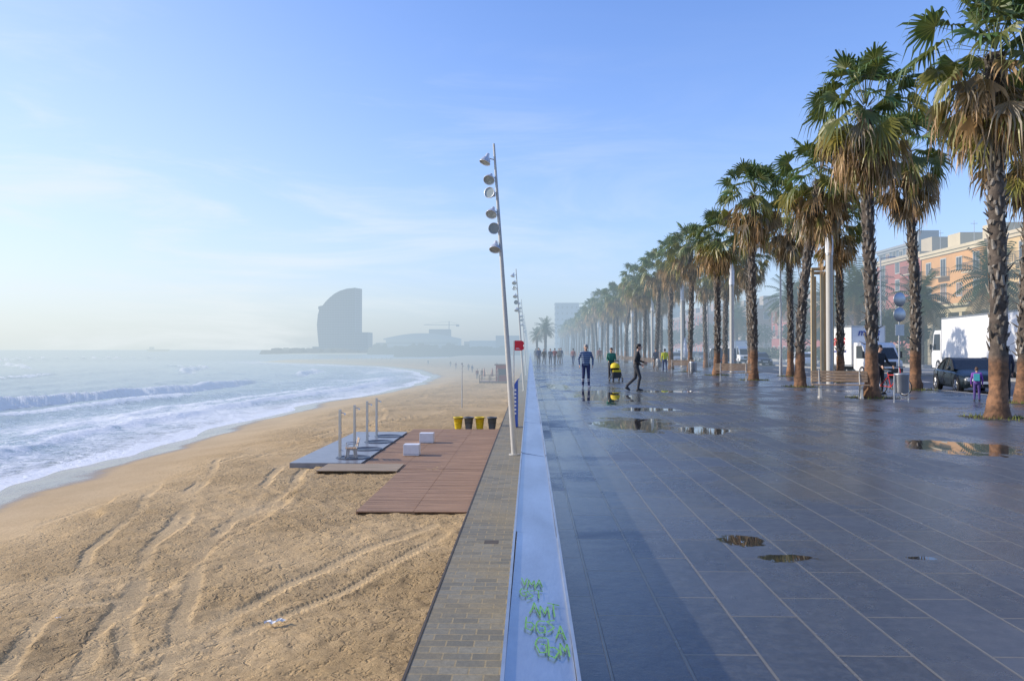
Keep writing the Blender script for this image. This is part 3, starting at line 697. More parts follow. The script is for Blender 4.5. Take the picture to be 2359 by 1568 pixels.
def leafy(name,loc,blobs,seed,n=2500,dark_=(.035,.055,.022),trunk=True,ls=.22):
    R=random.Random(seed); b_=MB(); col=[]
    def tb(p0,p1,r0,r1):
        k=len(b_.v); b_.tube(p0,p1,r0,r1,TRUNK,8); col.extend([(.10,.08,.06,1)]*(len(b_.v)-k))
    if trunk:
        c0=blobs[0]; tb((0,0,0),(0,0,c0[2]*.6),.2,.14)
        for bl in blobs: tb((0,0,c0[2]*.5),(bl[0],bl[1],bl[2]),.1,.04)
    for i in range(n):
        x,y,z,r=R.choice(blobs); v=Vector((R.gauss(0,1),R.gauss(0,1),R.gauss(0,1))).normalized()*r*R.uniform(.55,1.08); v.z*=.75; p=Vector((x,y,z))+v
        q=Vector((R.gauss(0,1),R.gauss(0,1),R.gauss(0,1))).normalized(); a=q.orthogonal().normalized()*ls*R.uniform(.5,1.2); c=q.cross(a.normalized())*ls*.6
        f=R.uniform(.5,1.7); k=(dark_[0]*f,dark_[1]*f,dark_[2]*f,1)
        b_.add([p-a,p+c,p+a,p-c],[(0,1,2,3)],LEAF); col+=[k]*4
    b_.col=col; return b_.obj(name,loc)
leafy("leafy_tree",(41,92,-.2),[(0,0,4.5,2.2),(1.6,.5,4.0,1.6),(-1.4,1,3.8,1.7),(.3,-1,5.4,1.4)],1)
leafy("leafy_tree",(39,83,-.2),[(0,0,4.2,2.0),(1.6,.5,3.6,1.5),(-1.5,1,3.6,1.6)],2)
leafy("leafy_tree",(40,112,-.2),[(0,0,5,2.6),(2,.5,4.5,2),(-2,1,4.2,2)],3)
leafy("leafy_tree",(38,140,-.2),[(0,0,5,3),(3,.5,4.5,2.4),(-3,1,4.2,2.4),(0,3,6,2)],4)
leafy("leafy_tree",(36,160,-.2),[(0,0,5,3),(3,.5,4.5,2.4),(-3,1,4.2,2.4),(0,3,6,2)],14)
leafy("leafy_tree",(32,178,-.2),[(0,0,4.6,3),(3,.5,4.5,2.4),(-3,1,4.2,2.4),(0,3,5,2)],15)
leafy("hedge",(37,100,-.2),[(0,k*2.2-22,1.1,1.3) for k in range(24)],5,n=5000,trunk=False)
leafy("leafy_tree",(30,190,-.2),[(0,0,5,3),(3,.5,4.5,2.4),(-3,1,4.2,2.4)],6)
leafy("leafy_tree",(28,220,-.2),[(0,0,5,3),(3,.5,4.5,2.4),(-3,1,4.2,2.4)],16)

# ------------------------------------------------------------------ column lamps, poles
colp=M("column_paint",(.52,.50,.45),.45,var=.06); colw=M("column_diffuser",(.78,.79,.80),.35,var=.03)
y=36.0
while y<300:
    b_=MB(); b_.tube((0,0,0),(0,0,6.0),.15,.15,colp,18); b_.tube((0,0,6.003),(0,0,7.35),.175,.175,colw,18); b_.tube((0,0,7.353),(0,0,7.5),.18,.18,alu,18)
    b_.tube((0,0,5.9),(0,0,6.0),.17,.17,alu,18,True); b_.tube((0,0,0),(0,0,.02),.28,.28,alu,18); b_.box(-.06,.06,-.165,-.14,.5,.9,alu)
    b_.obj("column_street_lamp",(13.65,y,0)); y+=17.3
for x,y,h in((15.25,48,8.2),(15.8,70,8.5),(16.0,110,9),(26.6,60,8.5),(26.6,95,8.5)):
    b_=MB(); b_.tube((0,0,0),(0,0,h),.08,.045,alu,10); b_.tube((0,0,h),(.7,0,h+.1),.035,.03,alu,8); b_.add([(.5,-.12,h+.05),(1.15,-.1,h+.1),(1.15,.1,h+.1),(.5,.12,h+.05),(.5,-.08,h+.14),(1.1,-.06,h+.17),(1.1,.06,h+.17),(.5,.08,h+.14)],[(0,3,2,1),(4,5,6,7),(0,1,5,4),(1,2,6,5),(2,3,7,6),(3,0,4,7)],alu)
    b_.tube((0,0,0),(0,0,1.1),.11,.10,alu,10); b_.obj("street_lamp",(x,y,0))
tp=M("pale_timber",(.50,.38,.22),.65,var=.2,scale=2,stretch=(4,4,.5))
b_=MB()
for i,(x,y,h) in enumerate([(0,0,5.65),(.28,.5,5.4),(.42,-.1,5.6),(.72,.4,5.5),(1.0,.1,5.7)]):
    b_.box(x-.07,x+.07,y-.07,y+.07,0,h-.14,tp)
b_.box(-.1,.52,-.16,.06,5.5,5.64,tp); b_.box(.2,.8,.33,.56,5.36,5.49,tp); b_.box(.55,1.12,0,.2,5.57,5.72,tp)
b_.obj("timber_post_pergola",(13.95,39.0,0),bevel=.008)

for i,y in enumerate((26.0,39.6,53.2,66.8,80.4,94)):
    bench("park_bench",(10.2,y,0),math.radians(-14),1.75,M("bench_concrete",(.50,.48,.43),.8))
b_=MB()
for x in (-.24,.24): b_.path([(x,.0,0),(x,0,.82)],.022,alu,8)
b_.tube((-.24,0,.04),(.24,0,.04),.015,.015,alu,6)
b_.lathe((0,0,.28),[(0,0),(.17,0),(.185,.02),(.205,.55),(.215,.56),(.215,.6),(.195,.6),(.18,.5),(.15,.1),(0,.08)],alu,20); b_.tube((-.24,0,.66),(.24,0,.66),.012,.012,alu,6)
b_.obj("litter_bin",(11.25,24.0,0),.2)
for y,x in((46.5,9.6),(60,9.8)):
    b_=MB()
    for sx in(-.24,.24): b_.path([(sx,.0,0),(sx,0,.82)],.022,alu,8)
    b_.lathe((0,0,.28),[(0,0),(.17,0),(.185,.02),(.205,.55),(.215,.6),(.195,.6),(.15,.1),(0,.08)],alu,16); b_.obj("litter_bin",(x,y,0))
b_=MB(); b_.tube((0,0,0),(0,0,4.05),.035,.035,alu,10)
b_.lathe((0,-.04,3.75),[(0,-.01),(.3,-.01),(.31,0),(.3,.01),(0,.01)],alu,24,axis=(0,1,0)); b_.lathe((0,-.04,3.1),[(0,-.01),(.3,-.01),(.31,0),(.3,.01),(0,.01)],alu,24,axis=(0,1,0)); b_.box(-.22,.22,-.05,-.035,2.2,2.68,alu)
b_.obj("traffic_sign",(15.85,34,0),.25)
b_=MB(); b_.tube((0,0,0),(0,0,2.6),.03,.03,alu,8); b_.lathe((0,0,.9),[(.10,0),(.20,.05),(.17,.7),(.10,1.4),(.03,1.7)],colw,12); b_.lathe((0,0,.02),[(0,0),(.35,0),(.35,.06),(0,.08)],cpav,16); b_.obj("folded_parasol",(12.6,64,0))

# ------------------------------------------------------------------ vehicles
tyre=M("tyre",(.02,.02,.02),.8); rim=M("wheel_rim",(.45,.45,.46),.3,.8); cgl=M("car_glass",(.02,.025,.03),.06,spec=.8); lamp=M("headlight",(.6,.62,.64),.15); blackp=M("black_trim",(.025,.025,.027),.5); redl=M("tail_light",(.4,.01,.01),.3); plate=M("number_plate",(.75,.75,.72),.5)
def wheel(b_,x,y,r,side,w=.2):
    A=(side,0,0); b_.lathe((x,y,r),[(0,-w/2),(r*.9,-w/2),(r,-w*.35),(r,w*.35),(r*.93,w/2),(r*.66,w/2)],tyre,24,axis=A)
    b_.lathe((x,y,r),[(r*.68,w/2+.002),(r*.60,w*.36),(0,w*.30)],blackp,24,axis=A)
    for k in range(5):
        a=2*math.pi*k/5; b_.tube((x+side*(w*.42),y,r),(x+side*(w*.44),y+math.cos(a)*r*.64,r+math.sin(a)*r*.64),.04,.028,rim,6)
    b_.ring((x+side*(w/2-.01),y,r),r*.65,.018,rim,A,20,6)
def loft(b_,secs,mat,smooth=True,close=True):
    n=len(secs[0]); vs=[p for s in secs for p in s]; fs=[]
    for k in range(len(secs)-1):
        for i in range(n-1): fs.append((k*n+i,k*n+i+1,(k+1)*n+i+1,(k+1)*n+i))
    if close: fs+= [tuple(range(n))[::-1],tuple(range((len(secs)-1)*n,len(secs)*n))]
    b_.add(vs,fs,mat,smooth)
def car(name,loc,rot,color,kind='saloon',L=4.4,W=1.8):
    paint=M("car_paint_"+color[0],color[1],.25,.3 if color[0]!='white' else 0,var=.02,spec=.7)
    e=empty(name,loc,rot); b_=MB(); s=L/4.4; hw=W/2
    st=[(-2.2,.62,.32,.50,.56),(-2.12,.78,.24,.62,.68),(-1.9,.86,.20,.68,.76),(-1.4,.895,.20,.74,.86),(-.85,.90,.20,.82,.95),(0,.90,.20,.86,.93),(.9,.90,.20,.88,.95),(1.5,.89,.20,.90,.99),(1.95,.85,.22,.88,.97),(2.12,.78,.28,.84,.92),(2.2,.66,.36,.72,.78)]
    secs=[]
    for y,wd,zl,zb,zt in st:
        wd=wd*hw/.9; half=[(wd*.86,zl),(wd*.97,zl+.10),(wd,(zl+zb)/2),(wd*.985,zb-.06),(wd*.93,zb),(wd*.7,zt-.03),(wd*.3,zt),(0,zt+.005)]
        secs.append([(x,y*s,z) for x,z in half]+[(-x,y*s,z) for x,z in half[-2::-1]])
    loft(b_,secs,paint)
    if kind=='van': cs=[(-1.55,.90),(-.95,1.55),(-.6,1.78),(.9,1.84),(2.0,1.82),(2.15,.95)]
    elif kind=='cabrio': cs=[(-.80,.93),(-.15,1.30),(.2,1.38),(.7,1.36),(1.1,1.2),(1.45,.95)]
    elif kind=='hatch': cs=[(-.95,.92),(-.3,1.36),(.1,1.46),(.9,1.46),(1.6,1.32),(2.02,.94)]
    else: cs=[(-.95,.92),(-.3,1.34),(.1,1.43),(.7,1.42),(1.2,1.28),(1.75,.97)]
    n=len(cs)
    top=[(y*s,z) for y,z in cs]
    vs=[]
    for y,z in top:
        ww=hw*(.90-.20*max(0,(z-.9)/.6)) if kind!='van' else hw*(.93-.08*(z-.9))
        vs+=[(-hw*.9,min(max(y,top[0][0]),top[-1][0]),.88),(-ww,y,z),(ww,y,z),(hw*.9,y,.88)]
    roofm=blackp if kind=='cabrio' else paint
    for k in range(n-1):
        a=4*k;c=4*(k+1)
        rf=(top[k][1]>1.25 and top[k+1][1]>1.25)
        b_.add([vs[a+1],vs[a+2],vs[c+2],vs[c+1]],[(0,1,2,3)],roofm if (rf or (kind=='cabrio' and k>0)) else cgl)
        b_.add([vs[a],vs[a+1],vs[c+1],vs[c]],[(0,1,2,3)],cgl if not(kind=='van' and k>=3) else paint); b_.add([vs[a+3],vs[a+2],vs[c+2],vs[c+3]],[(3,2,1,0)],cgl if not(kind=='van' and k>=3) else paint)
    for k in range(n-1):
        for sg in (1,2): b_.tube(vs[4*k+sg],vs[4*k+4+sg],.032,.032,roofm,6)
    for k in ([2,3] if n>4 else [2]):
        for sg,lo_ in ((1,0),(2,3)): b_.tube(vs[4*k+sg],vs[4*k+lo_],.03,.035,roofm,6)
    for sx in (-1,1):
        for wy in (-1.36,1.36):
            b_.lathe((sx*(hw-.10),wy*s,.32),[(.39,0),(.39,.108)],blackp,24,axis=(sx,0,0)); b_.lathe((sx*(hw-.10),wy*s,.32),[(0,.104),(.375,.106)],blackp,24,axis=(sx,0,0))
            wheel(b_,sx*(hw-.10),wy*s,.32,sx,.235)
        b_.add([(sx*.50,-2.19*s,.62),(sx*.76*hw/.9,-2.10*s,.65),(sx*.80*hw/.9,-2.08*s,.54),(sx*.52,-2.22*s,.50)],[(0,1,2,3)],lamp)
        b_.tube((sx*.66,-2.12*s,.58),(sx*.66,-2.18*s,.575),.075,.08,lamp,12)
        b_.box(sx*.56-.14,sx*.56+.14,2.14*s,2.2*s,.66,.78,redl)
        b_.lathe((sx*(hw+.07),-.72*s,.98),[(0,-.07),(.06,-.06),(.08,0),(.06,.05),(0,.06)],paint,10,axis=(0,1,0))
        for yy in (-.72,.25,1.15):
            b_.box(min(sx*(hw+.001),sx*(hw-.02)),max(sx*(hw+.001),sx*(hw-.02)),yy*s-.006,yy*s+.006,.32,.82,blackp)
        b_.box(min(sx*(hw+.012),sx*(hw-.02)),max(sx*(hw+.012),sx*(hw-.02)),.08*s,.22*s,.74,.77,blackp)
    b_.box(-.42,.42,-2.215*s,-2.18*s,.42,.56,blackp); b_.box(-.6,.6,-2.19*s,-2.1*s,.25,.36,blackp); b_.box(-.26,.26,-2.225*s,-2.216*s,.40,.50,plate); b_.box(-.26,.26,2.20*s,2.215*s,.5,.6,plate)
    b_.obj("body",parent=e); return e
RZ=-.12
car("parked_convertible",(18.0,32.5,RZ),-.216,('dark',(.014,.024,.032)),'cabrio')
k=0
cols_=[('white',(.75,.75,.75)),('darkblue',(.02,.03,.06)),('silver',(.35,.36,.37)),('red',(.25,.02,.02)),('white',(.75,.75,.75)),('grey',(.12,.12,.13)),('dark',(.014,.024,.032))]
for x,y,kd in ((27.5,80,'hatch'),(25.0,86,'saloon'),(24.8,62,'hatch'),(24.8,99,'hatch'),(24.8,106,'van'),(24.8,113,'saloon'),(24.8,121,'hatch'),(24.8,129,'van'),(18.2,75,'van'),(18.2,98,'saloon'),(24.8,140,'saloon'),(24.8,148,'hatch')):
    car("parked_car",(x,y,RZ),(0 if k%2 else math.pi)+random.uniform(-.03,.03),cols_[k%7],kd); k+=1

whp=M("truck_white",(.82,.82,.81),.4,var=.04,scale=1); dgr=M("chassis",(.04,.04,.045),.6)
def truck(name,loc,rot,W,Lb,H,cabL,cabH,floor=.95,wr=.48,axles=()):
    e=empty(name,loc,rot); hw=W/2; b_=MB(); L=Lb+cabL; y0=-L/2
    yb=y0+cabL+.12
    b_.box(-hw,hw,yb,L/2,floor,H,whp); b_.box(-hw-.012,hw+.012,yb-.01,L/2+.01,H-.1,H+.012,alu); b_.box(-hw-.012,hw+.012,yb-.01,L/2+.01,floor-.08,floor+.04,alu)
    for sx in (-1,1):
        for yy in (yb+.005,L/2-.005): b_.box(sx*hw-.02,sx*hw+.02,yy-.02,yy+.02,floor,H,alu)
    b_.box(-hw*.4,hw*.4,y0+.6,L/2-.1,.45,floor-.08,dgr)
    for sx in(-1,1): b_.box(sx*hw*.96-.03,sx*hw*.96+.03,y0+cabL+1.6,L/2-2.4 if L>9 else L/2-1.6,.45,floor-.1,dgr)
    b_.obj("cargo_box",parent=e)
    b_=MB(); cw=hw*.95
    prof=[(y0+.05,.42),(y0,.62),(y0+.02,cabH*.47),(y0+.30 if cabH<2.6 else y0+.12,cabH*.52),(y0+.85 if cabH<2.6 else y0+.45,cabH*.93),(y0+1.1 if cabH<2.6 else y0+.7,cabH),(y0+cabL-.02,cabH),(y0+cabL,.55),(y0+cabL-.3,.42)]
    b_.prism(prof,-cw,cw,whp)
    a=prof[3]; c=prof[4]; o_=.012
    b_.add([(-cw*.93,a[0]-o_,a[1]+.04),(cw*.93,a[0]-o_,a[1]+.04),(cw*.86,c[0]-o_,c[1]-.03),(-cw*.86,c[0]-o_,c[1]-.03)],[(0,1,2,3)],cgl)
    for sx in(-1,1):
        x=sx*(cw+.008); b_.add([(x,a[0]+.18,a[1]+.06),(x,y0+cabL*.82,a[1]+.06),(x,y0+cabL*.82,c[1]-.05),(x,c[0]+.12,c[1]-.05)],[(0,1,2,3)],cgl)
        b_.box(sx*(cw+.16)-.05,sx*(cw+.16)+.05,a[0]+.1,a[0]+.2,a[1]+.1,a[1]+.5,blackp); b_.tube((sx*cw,a[0]+.2,a[1]+.3),(sx*(cw+.16),a[0]+.15,a[1]+.3),.02,.02,blackp,6)
        b_.box(sx*cw*.8-.14,sx*cw*.8+.14,y0-.012,y0+.1,.66,.9,lamp)
        b_.box(sx*(cw+.003)-.004,sx*(cw+.003)+.004,y0+cabL*.84,y0+cabL*.85,.6,cabH*.9,blackp)
    b_.box(-cw*.6,cw*.6,y0-.014,y0+.05,.72,1.0,blackp); b_.box(-cw,cw,y0-.03,y0+.12,.36,.60,blackp); b_.box(-.27,.27,y0-.042,y0-.031,.42,.53,plate)
    b_.obj("cab",parent=e)
    b_=MB()
    for ay in axles:
        for sx in(-1,1): wheel(b_,sx*(hw-.17),ay,wr,sx,.28)
    b_.obj("wheels",parent=e); return e
t1=truck("delivery_truck",(21.0,50.3,RZ),.10,2.15,4.1,3.2,1.9,2.15,floor=.75,wr=.36,axles=(-2.1,1.5))
tb=M("letter_blue",(.03,.06,.30),.5); trd=M("letter_red",(.60,.03,.03),.5)
text("lettering_front","macfs",.62,(0,-3.0+1.9+.1-.012,2.78),(math.radians(90),0,0),tb,t1,.004,.25,.012)
text("lettering_side","macfs",1.0,(-1.085,1.0,2.3),(math.radians(90),0,math.radians(-90)),trd,t1,.004,.25,.02)
b_=MB(); b_.box(-.85,.85,-.91,-.9,2.36,2.43,trd); b_.box(-1.09,-1.077,-.3,2.4,1.55,1.65,tb); b_.obj("stripe",parent=t1)
t2=truck("articulated_lorry",(29.4,49.9,RZ),math.pi-.156,2.5,14.4,3.95,2.1,3.1,floor=1.15,wr=.5,axles=(-6.9,-4.2,4.6,5.8,7.0))
b_=MB()
b_.add([(1.258,6.2,3.0),(1.258,6.6,3.3),(1.258,7.0,3.0),(1.258,6.6,2.7)],[(0,1,2,3)],tb); b_.obj("emblem",parent=t2)
t3=truck("delivery_truck",(24.9,92.5,RZ),0,2.1,4.0,2.8,1.8,2.1,floor=.7,wr=.36,axles=(-2,1.5))

# ------------------------------------------------------------------ buildings
wdk=M("window_glass",(.05,.06,.07),.12); wfr=M("window_frame",(.5,.48,.43),.6); shut=M("shutter",(.20,.13,.09),.7); rail=M("balcony_iron",(.06,.06,.06),.5)
def block(name,x0,x1,y0,y1,h,col,floors,trim,bay=2.9,balc=True,top=True,seed=1,gf=4.0):
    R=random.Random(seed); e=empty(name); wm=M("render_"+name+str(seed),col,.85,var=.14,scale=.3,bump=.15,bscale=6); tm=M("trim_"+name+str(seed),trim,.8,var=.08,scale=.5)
    b_=MB(); b_.box(x0,x1,y0,y1,-.3,h,wm); b_.obj("walls",parent=e)
    b_=MB(); fh=(h-gf-.3)/max(1,floors-1)
    b_.box(x0-.35,x1+.05,y0-.35,y1+.35,h+.003,h+.35,tm); b_.box(x0-.18,x0-.003,y0-.18,y1+.18,h-.35,h,tm); b_.box(x0,x1,y0-.18,y0-.003,h-.35,h,tm)
    b_.box(x0-.12,x0-.003,y0-.1,y1+.1,gf-.15,gf+.1,tm)
    b_.obj("cornice",parent=e)
    bw=MB(); bb=MB()
    def win(face,u,z,ww,hh,door):
        if face=='x':
            bw.box(x0-.05,x0-.002,u-ww/2-.12,u+ww/2+.12,z-.12,z+hh+.12,wfr); bw.box(x0-.06,x0-.0505,u-ww/2,u+ww/2,z,z+hh,wdk if R.random()<.6 else shut); bw.box(x0-.075,x0-.061,u-.03,u+.03,z,z+hh,wfr)
            if door:
                bb.box(x0-1.0,x0-.08,u-1.3,u+1.3,z-.14,z-.02,tm)
                for k in range(14): q=u-1.28+2.56*k/13; bb.box(x0-.99,x0-.97,q-.012,q+.012,z-.02,z+.95,rail)
                bb.box(x0-1.0,x0-.96,u-1.3,u+1.3,z+.95,z+1.0,rail)
                for s in(-1,1):
                    for k in range(5): q=x0-.9+.2*k; bb.box(q-.012,q+.012,u+s*1.28-.012,u+s*1.28+.012,z-.02,z+.95,rail)
                    bb.box(x0-.96,x0-.08,u+s*1.28-.02,u+s*1.28+.02,z+.95,z+1.0,rail)
        else:
            bw.box(u-ww/2-.12,u+ww/2+.12,y0-.05,y0-.002,z-.12,z+hh+.12,wfr); bw.box(u-ww/2,u+ww/2,y0-.06,y0-.0505,z,z+hh,wdk if R.random()<.6 else shut)
    ny=max(1,int((y1-y0)/bay)); nx=max(1,int((x1-x0)/bay))
    for f in range(floors):
        z=.8 if f==0 else gf+.35+(f-1)*fh
        for k in range(ny):
            u=y0+(k+.5)*(y1-y0)/ny; d=(k%2==0 and f>0)
            win('x',u,z+(0 if d else .55 if f else 0),1.05,(2.1 if d else 1.4),d and balc)
        for k in range(nx):
            u=x0+(k+.5)*(x1-x0)/nx; win('y',u,z+.5,1.0,1.4,False)
    bw.obj("windows",parent=e)
    if bb.v: bb.obj("balconies",parent=e)
    if top:
        b_=MB()
        for k in range(max(1,int((y1-y0)/7))):
            u=y0+3+k*7+R.uniform(-1,1); b_.box(x0+2,x0+5,u-1.2,u+1.6,h+.35,h+2.4,tm); b_.tube((x0+1.5,u+2.4,h+.35),(x0+1.5,u+2.4,h+3.2),.04,.03,alu,6); b_.box(x0+1.1,x0+1.9,u+2.38,u+2.42,h+2.8,h+2.84,alu)
        b_.obj("rooftop",parent=e)
    return e
block("orange_apartment_block",50,64,87,101,13.4,(.62,.33,.12),4,(.62,.52,.34),3.4,seed=1)
block("red_apartment_block",50,64,101.2,114,13.8,(.36,.12,.09),5,(.50,.42,.30),3.2,seed=2)
block("cream_apartment_block",50.5,64,72,86.8,13.7,(.62,.43,.20),4,(.6,.5,.34),3.6,seed=3)
block("brick_apartment_block",49,62,55,71.5,16.0,(.42,.16,.10),5,(.6,.5,.4),3.2,seed=4)
block("red_apartment_block",49,62,128,160,9.5,(.36,.09,.065),3,(.40,.33,.27),3.2,seed=5)
block("brown_apartment_block",47,60,164,196,10.5,(.36,.22,.14),3,(.42,.36,.3),3.4,seed=6)
block("red_apartment_block",45,58,200,250,11.0,(.40,.10,.06),4,(.45,.33,.28),3.4,seed=7)
block("grey_apartment_block",44,58,255,330,14,(.30,.28,.27),5,(.40,.38,.35),3.4,seed=8)
block("modern_glass_building",56,70,116,127,17,(.14,.18,.22),6,(.3,.32,.34),2.2,balc=False,seed=9)
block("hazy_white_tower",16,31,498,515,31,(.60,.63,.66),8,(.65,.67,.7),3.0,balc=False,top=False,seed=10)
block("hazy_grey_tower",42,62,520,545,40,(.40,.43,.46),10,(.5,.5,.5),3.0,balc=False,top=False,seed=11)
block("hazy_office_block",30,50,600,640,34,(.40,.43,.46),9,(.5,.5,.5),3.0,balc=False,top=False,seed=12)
e=empty("low_pavilion"); pm=M("pavilion_stone",(.50,.43,.27),.8,var=.15,scale=.6)
b_=MB(); b_.box(42,49,62,88,5.3,5.9,pm); b_.box(41.6,49.1,61.6,88.4,5.903,6.15,pm); b_.box(43.5,49,62.3,88,-.2,5.297,M("pavilion_wall",(.32,.28,.2),.85)); b_.obj("roof",parent=e)
b_=MB()
for k in range(11): b_.box(42.05,42.5,62.2+k*2.5,62.7+k*2.5,-.2,5.297,pm)
b_.obj("columns",parent=e)
b_=MB()
for k in range(60): b_.box(33.95,34.0,40+k*1.5,40.05+k*1.5,.301,2.0,rail)
for z in (.4,1.0,1.9): b_.box(33.96,33.99,40,130,z,z+.04,rail)
b_.box(33.8,34.15,40,130,-.1,.3,kerb); b_.obj("iron_fence")

# ------------------------------------------------------------------ hotel, breakwater, port
m,nt,b=newmat("hotel_glass",0.70)
t=nn(nt,'ShaderNodeNewGeometry'); sx=nn(nt,'ShaderNodeSeparateXYZ'); nt.links.new(t.outputs['Position'],sx.inputs[0])
fz=math_(nt,'FRACT',math_(nt,'DIVIDE',sx.outputs[2],3.7)); fx=math_(nt,'FRACT',math_(nt,'DIVIDE',sx.outputs[0],4.0))
li=math_(nt,'MAXIMUM',math_(nt,'LESS_THAN',fz,.28),math_(nt,'LESS_THAN',fx,.15))
nt.links.new(mixc(nt,li,(.06,.15,.24),(.18,.27,.36)),b.inputs['Base Color']); b.inputs['Roughness'].default_value=.4
HG=m
hp=[(733,800),(730,775),(728,748),(730,725),(733,713),(731,711),(731,705),(741,703),(748,694),(757,685),(768,676),(781,669),(797,664),(816,662),(816,800)]
HY=1190
e=empty("sail_shaped_hotel"); b_=MB()
pts=[((x-1222)/1800*HY,1.6+(805-z)/1800*HY) for x,z in hp]; n=len(pts)
vs=[(x,HY,z) for x,z in pts]+[(x+6,HY+24,z) for x,z in pts]
b_.add(vs,[tuple(range(n)),tuple(range(n,2*n))[::-1]]+[(i,n+i,n+(i+1)%n,(i+1)%n) for i in range(n)],HG)
b_.obj("sail_tower",parent=e)
b_=MB(); b_.box(-268,-247,HY-4,HY+30,0,28,HG); b_.box(-330,-245,HY-12,HY+30,-4,6,HG); b_.obj("podium",parent=e)
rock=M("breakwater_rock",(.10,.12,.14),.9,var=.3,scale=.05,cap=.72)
b_=MB(); R=random.Random(4)
def ridge(xa,xb,y,step,hlo,hhi,dep,mat):
    x=xa
    while x<xb:
        h=R.uniform(hlo,hhi); w_=R.uniform(.7,1.3)*step
        c=Vector((x+w_/2,y+R.uniform(-3,3),0)); r_=w_*.8
        vs=[(c.x-r_,c.y-dep,SEA-1),(c.x+r_,c.y-dep,SEA-1),(c.x+r_,c.y+dep,SEA-1),(c.x-r_,c.y+dep,SEA-1),(c.x-r_*.6,c.y-dep*.5,h*.8),(c.x+r_*.5,c.y-dep*.5,h),(c.x+r_*.6,c.y+dep*.5,h*.9),(c.x-r_*.4,c.y+dep*.5,h)]
        b_.add(vs,[(4,5,6,7),(0,1,5,4),(1,2,6,5),(2,3,7,6),(3,0,4,7)],mat); x+=w_
ridge(-385,-20,1120,9,0,4.5,14,rock); b_.obj("rock_breakwater")
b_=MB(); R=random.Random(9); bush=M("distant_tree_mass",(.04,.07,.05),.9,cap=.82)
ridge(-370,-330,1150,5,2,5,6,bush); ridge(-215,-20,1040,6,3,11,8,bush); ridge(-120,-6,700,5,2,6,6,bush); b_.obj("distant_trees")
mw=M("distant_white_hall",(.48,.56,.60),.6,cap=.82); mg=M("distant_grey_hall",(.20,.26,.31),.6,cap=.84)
e=empty("harbour_hall"); b_=MB(); b_.box(-215,-105,1160,1190,-3,17,mw)
vs=[]
for k in range(13):
    t=k/12; x=-218+116*t; z=17+9*math.sin(math.pi*t*.95+.1); vs+=[(x,1156,z),(x,1194,z),(x,1156,16),(x,1194,16)]
fs=[]
for k in range(12): a=4*k; fs+=[(a,a+4,a+5,a+1),(a,a+2,a+6,a+4)]
b_.add(vs,fs,mw); b_.box(-213,-108,1158.5,1159.7,4,7,mg); b_.box(-213,-108,1158.5,1159.7,10,13,mg); b_.obj("hall",parent=e)
b_=MB(); b_.box(-156,-124,1200,1225,-3,33,mg); b_.box(-232,-212,1170,1190,-3,12,mg); b_.box(-100,-70,1180,1200,-3,14,mg); b_.box(-70,-40,900,930,-3,12,mw); b_.box(-38,-12,860,890,-3,17,mg); b_.obj("block",parent=e)
b_=MB(); cx=-128; b_.box(cx-.5,cx+.5,1230,1231.6,0,44,mg); b_.box(cx-40,cx+16,1230,1231.4,40.3,41.0,mg); b_.tube((cx,1230.5,46),(cx-38,1230.5,41.5),.2,.2,mg,4); b_.tube((cx,1230.5,46),(cx+15,1230.5,41.5),.2,.2,mg,4); b_.box(cx+11,cx+16,1230,1232,38,40.3,mg); b_.box(cx-.5,cx+.5,1230,1231.6,44,46.5,mg); b_.obj("tower_crane")
b_=MB(); b_.add([(-1480,3000,-5),(-1410,3000,-5),(-1400,3000,3),(-1490,3000,3),(-1480,3012,-5),(-1410,3012,-5),(-1400,3012,3),(-1490,3012,3)],[(0,1,2,3),(3,2,6,7),(1,5,6,2),(0,3,7,4)],M("ship_hull",(.25,.28,.3),.6,cap=.88)); b_.box(-1478,-1462,3002,3010,3,12,M("ship_house",(.3,.34,.38),.6,cap=.88)); b_.obj("distant_ship")

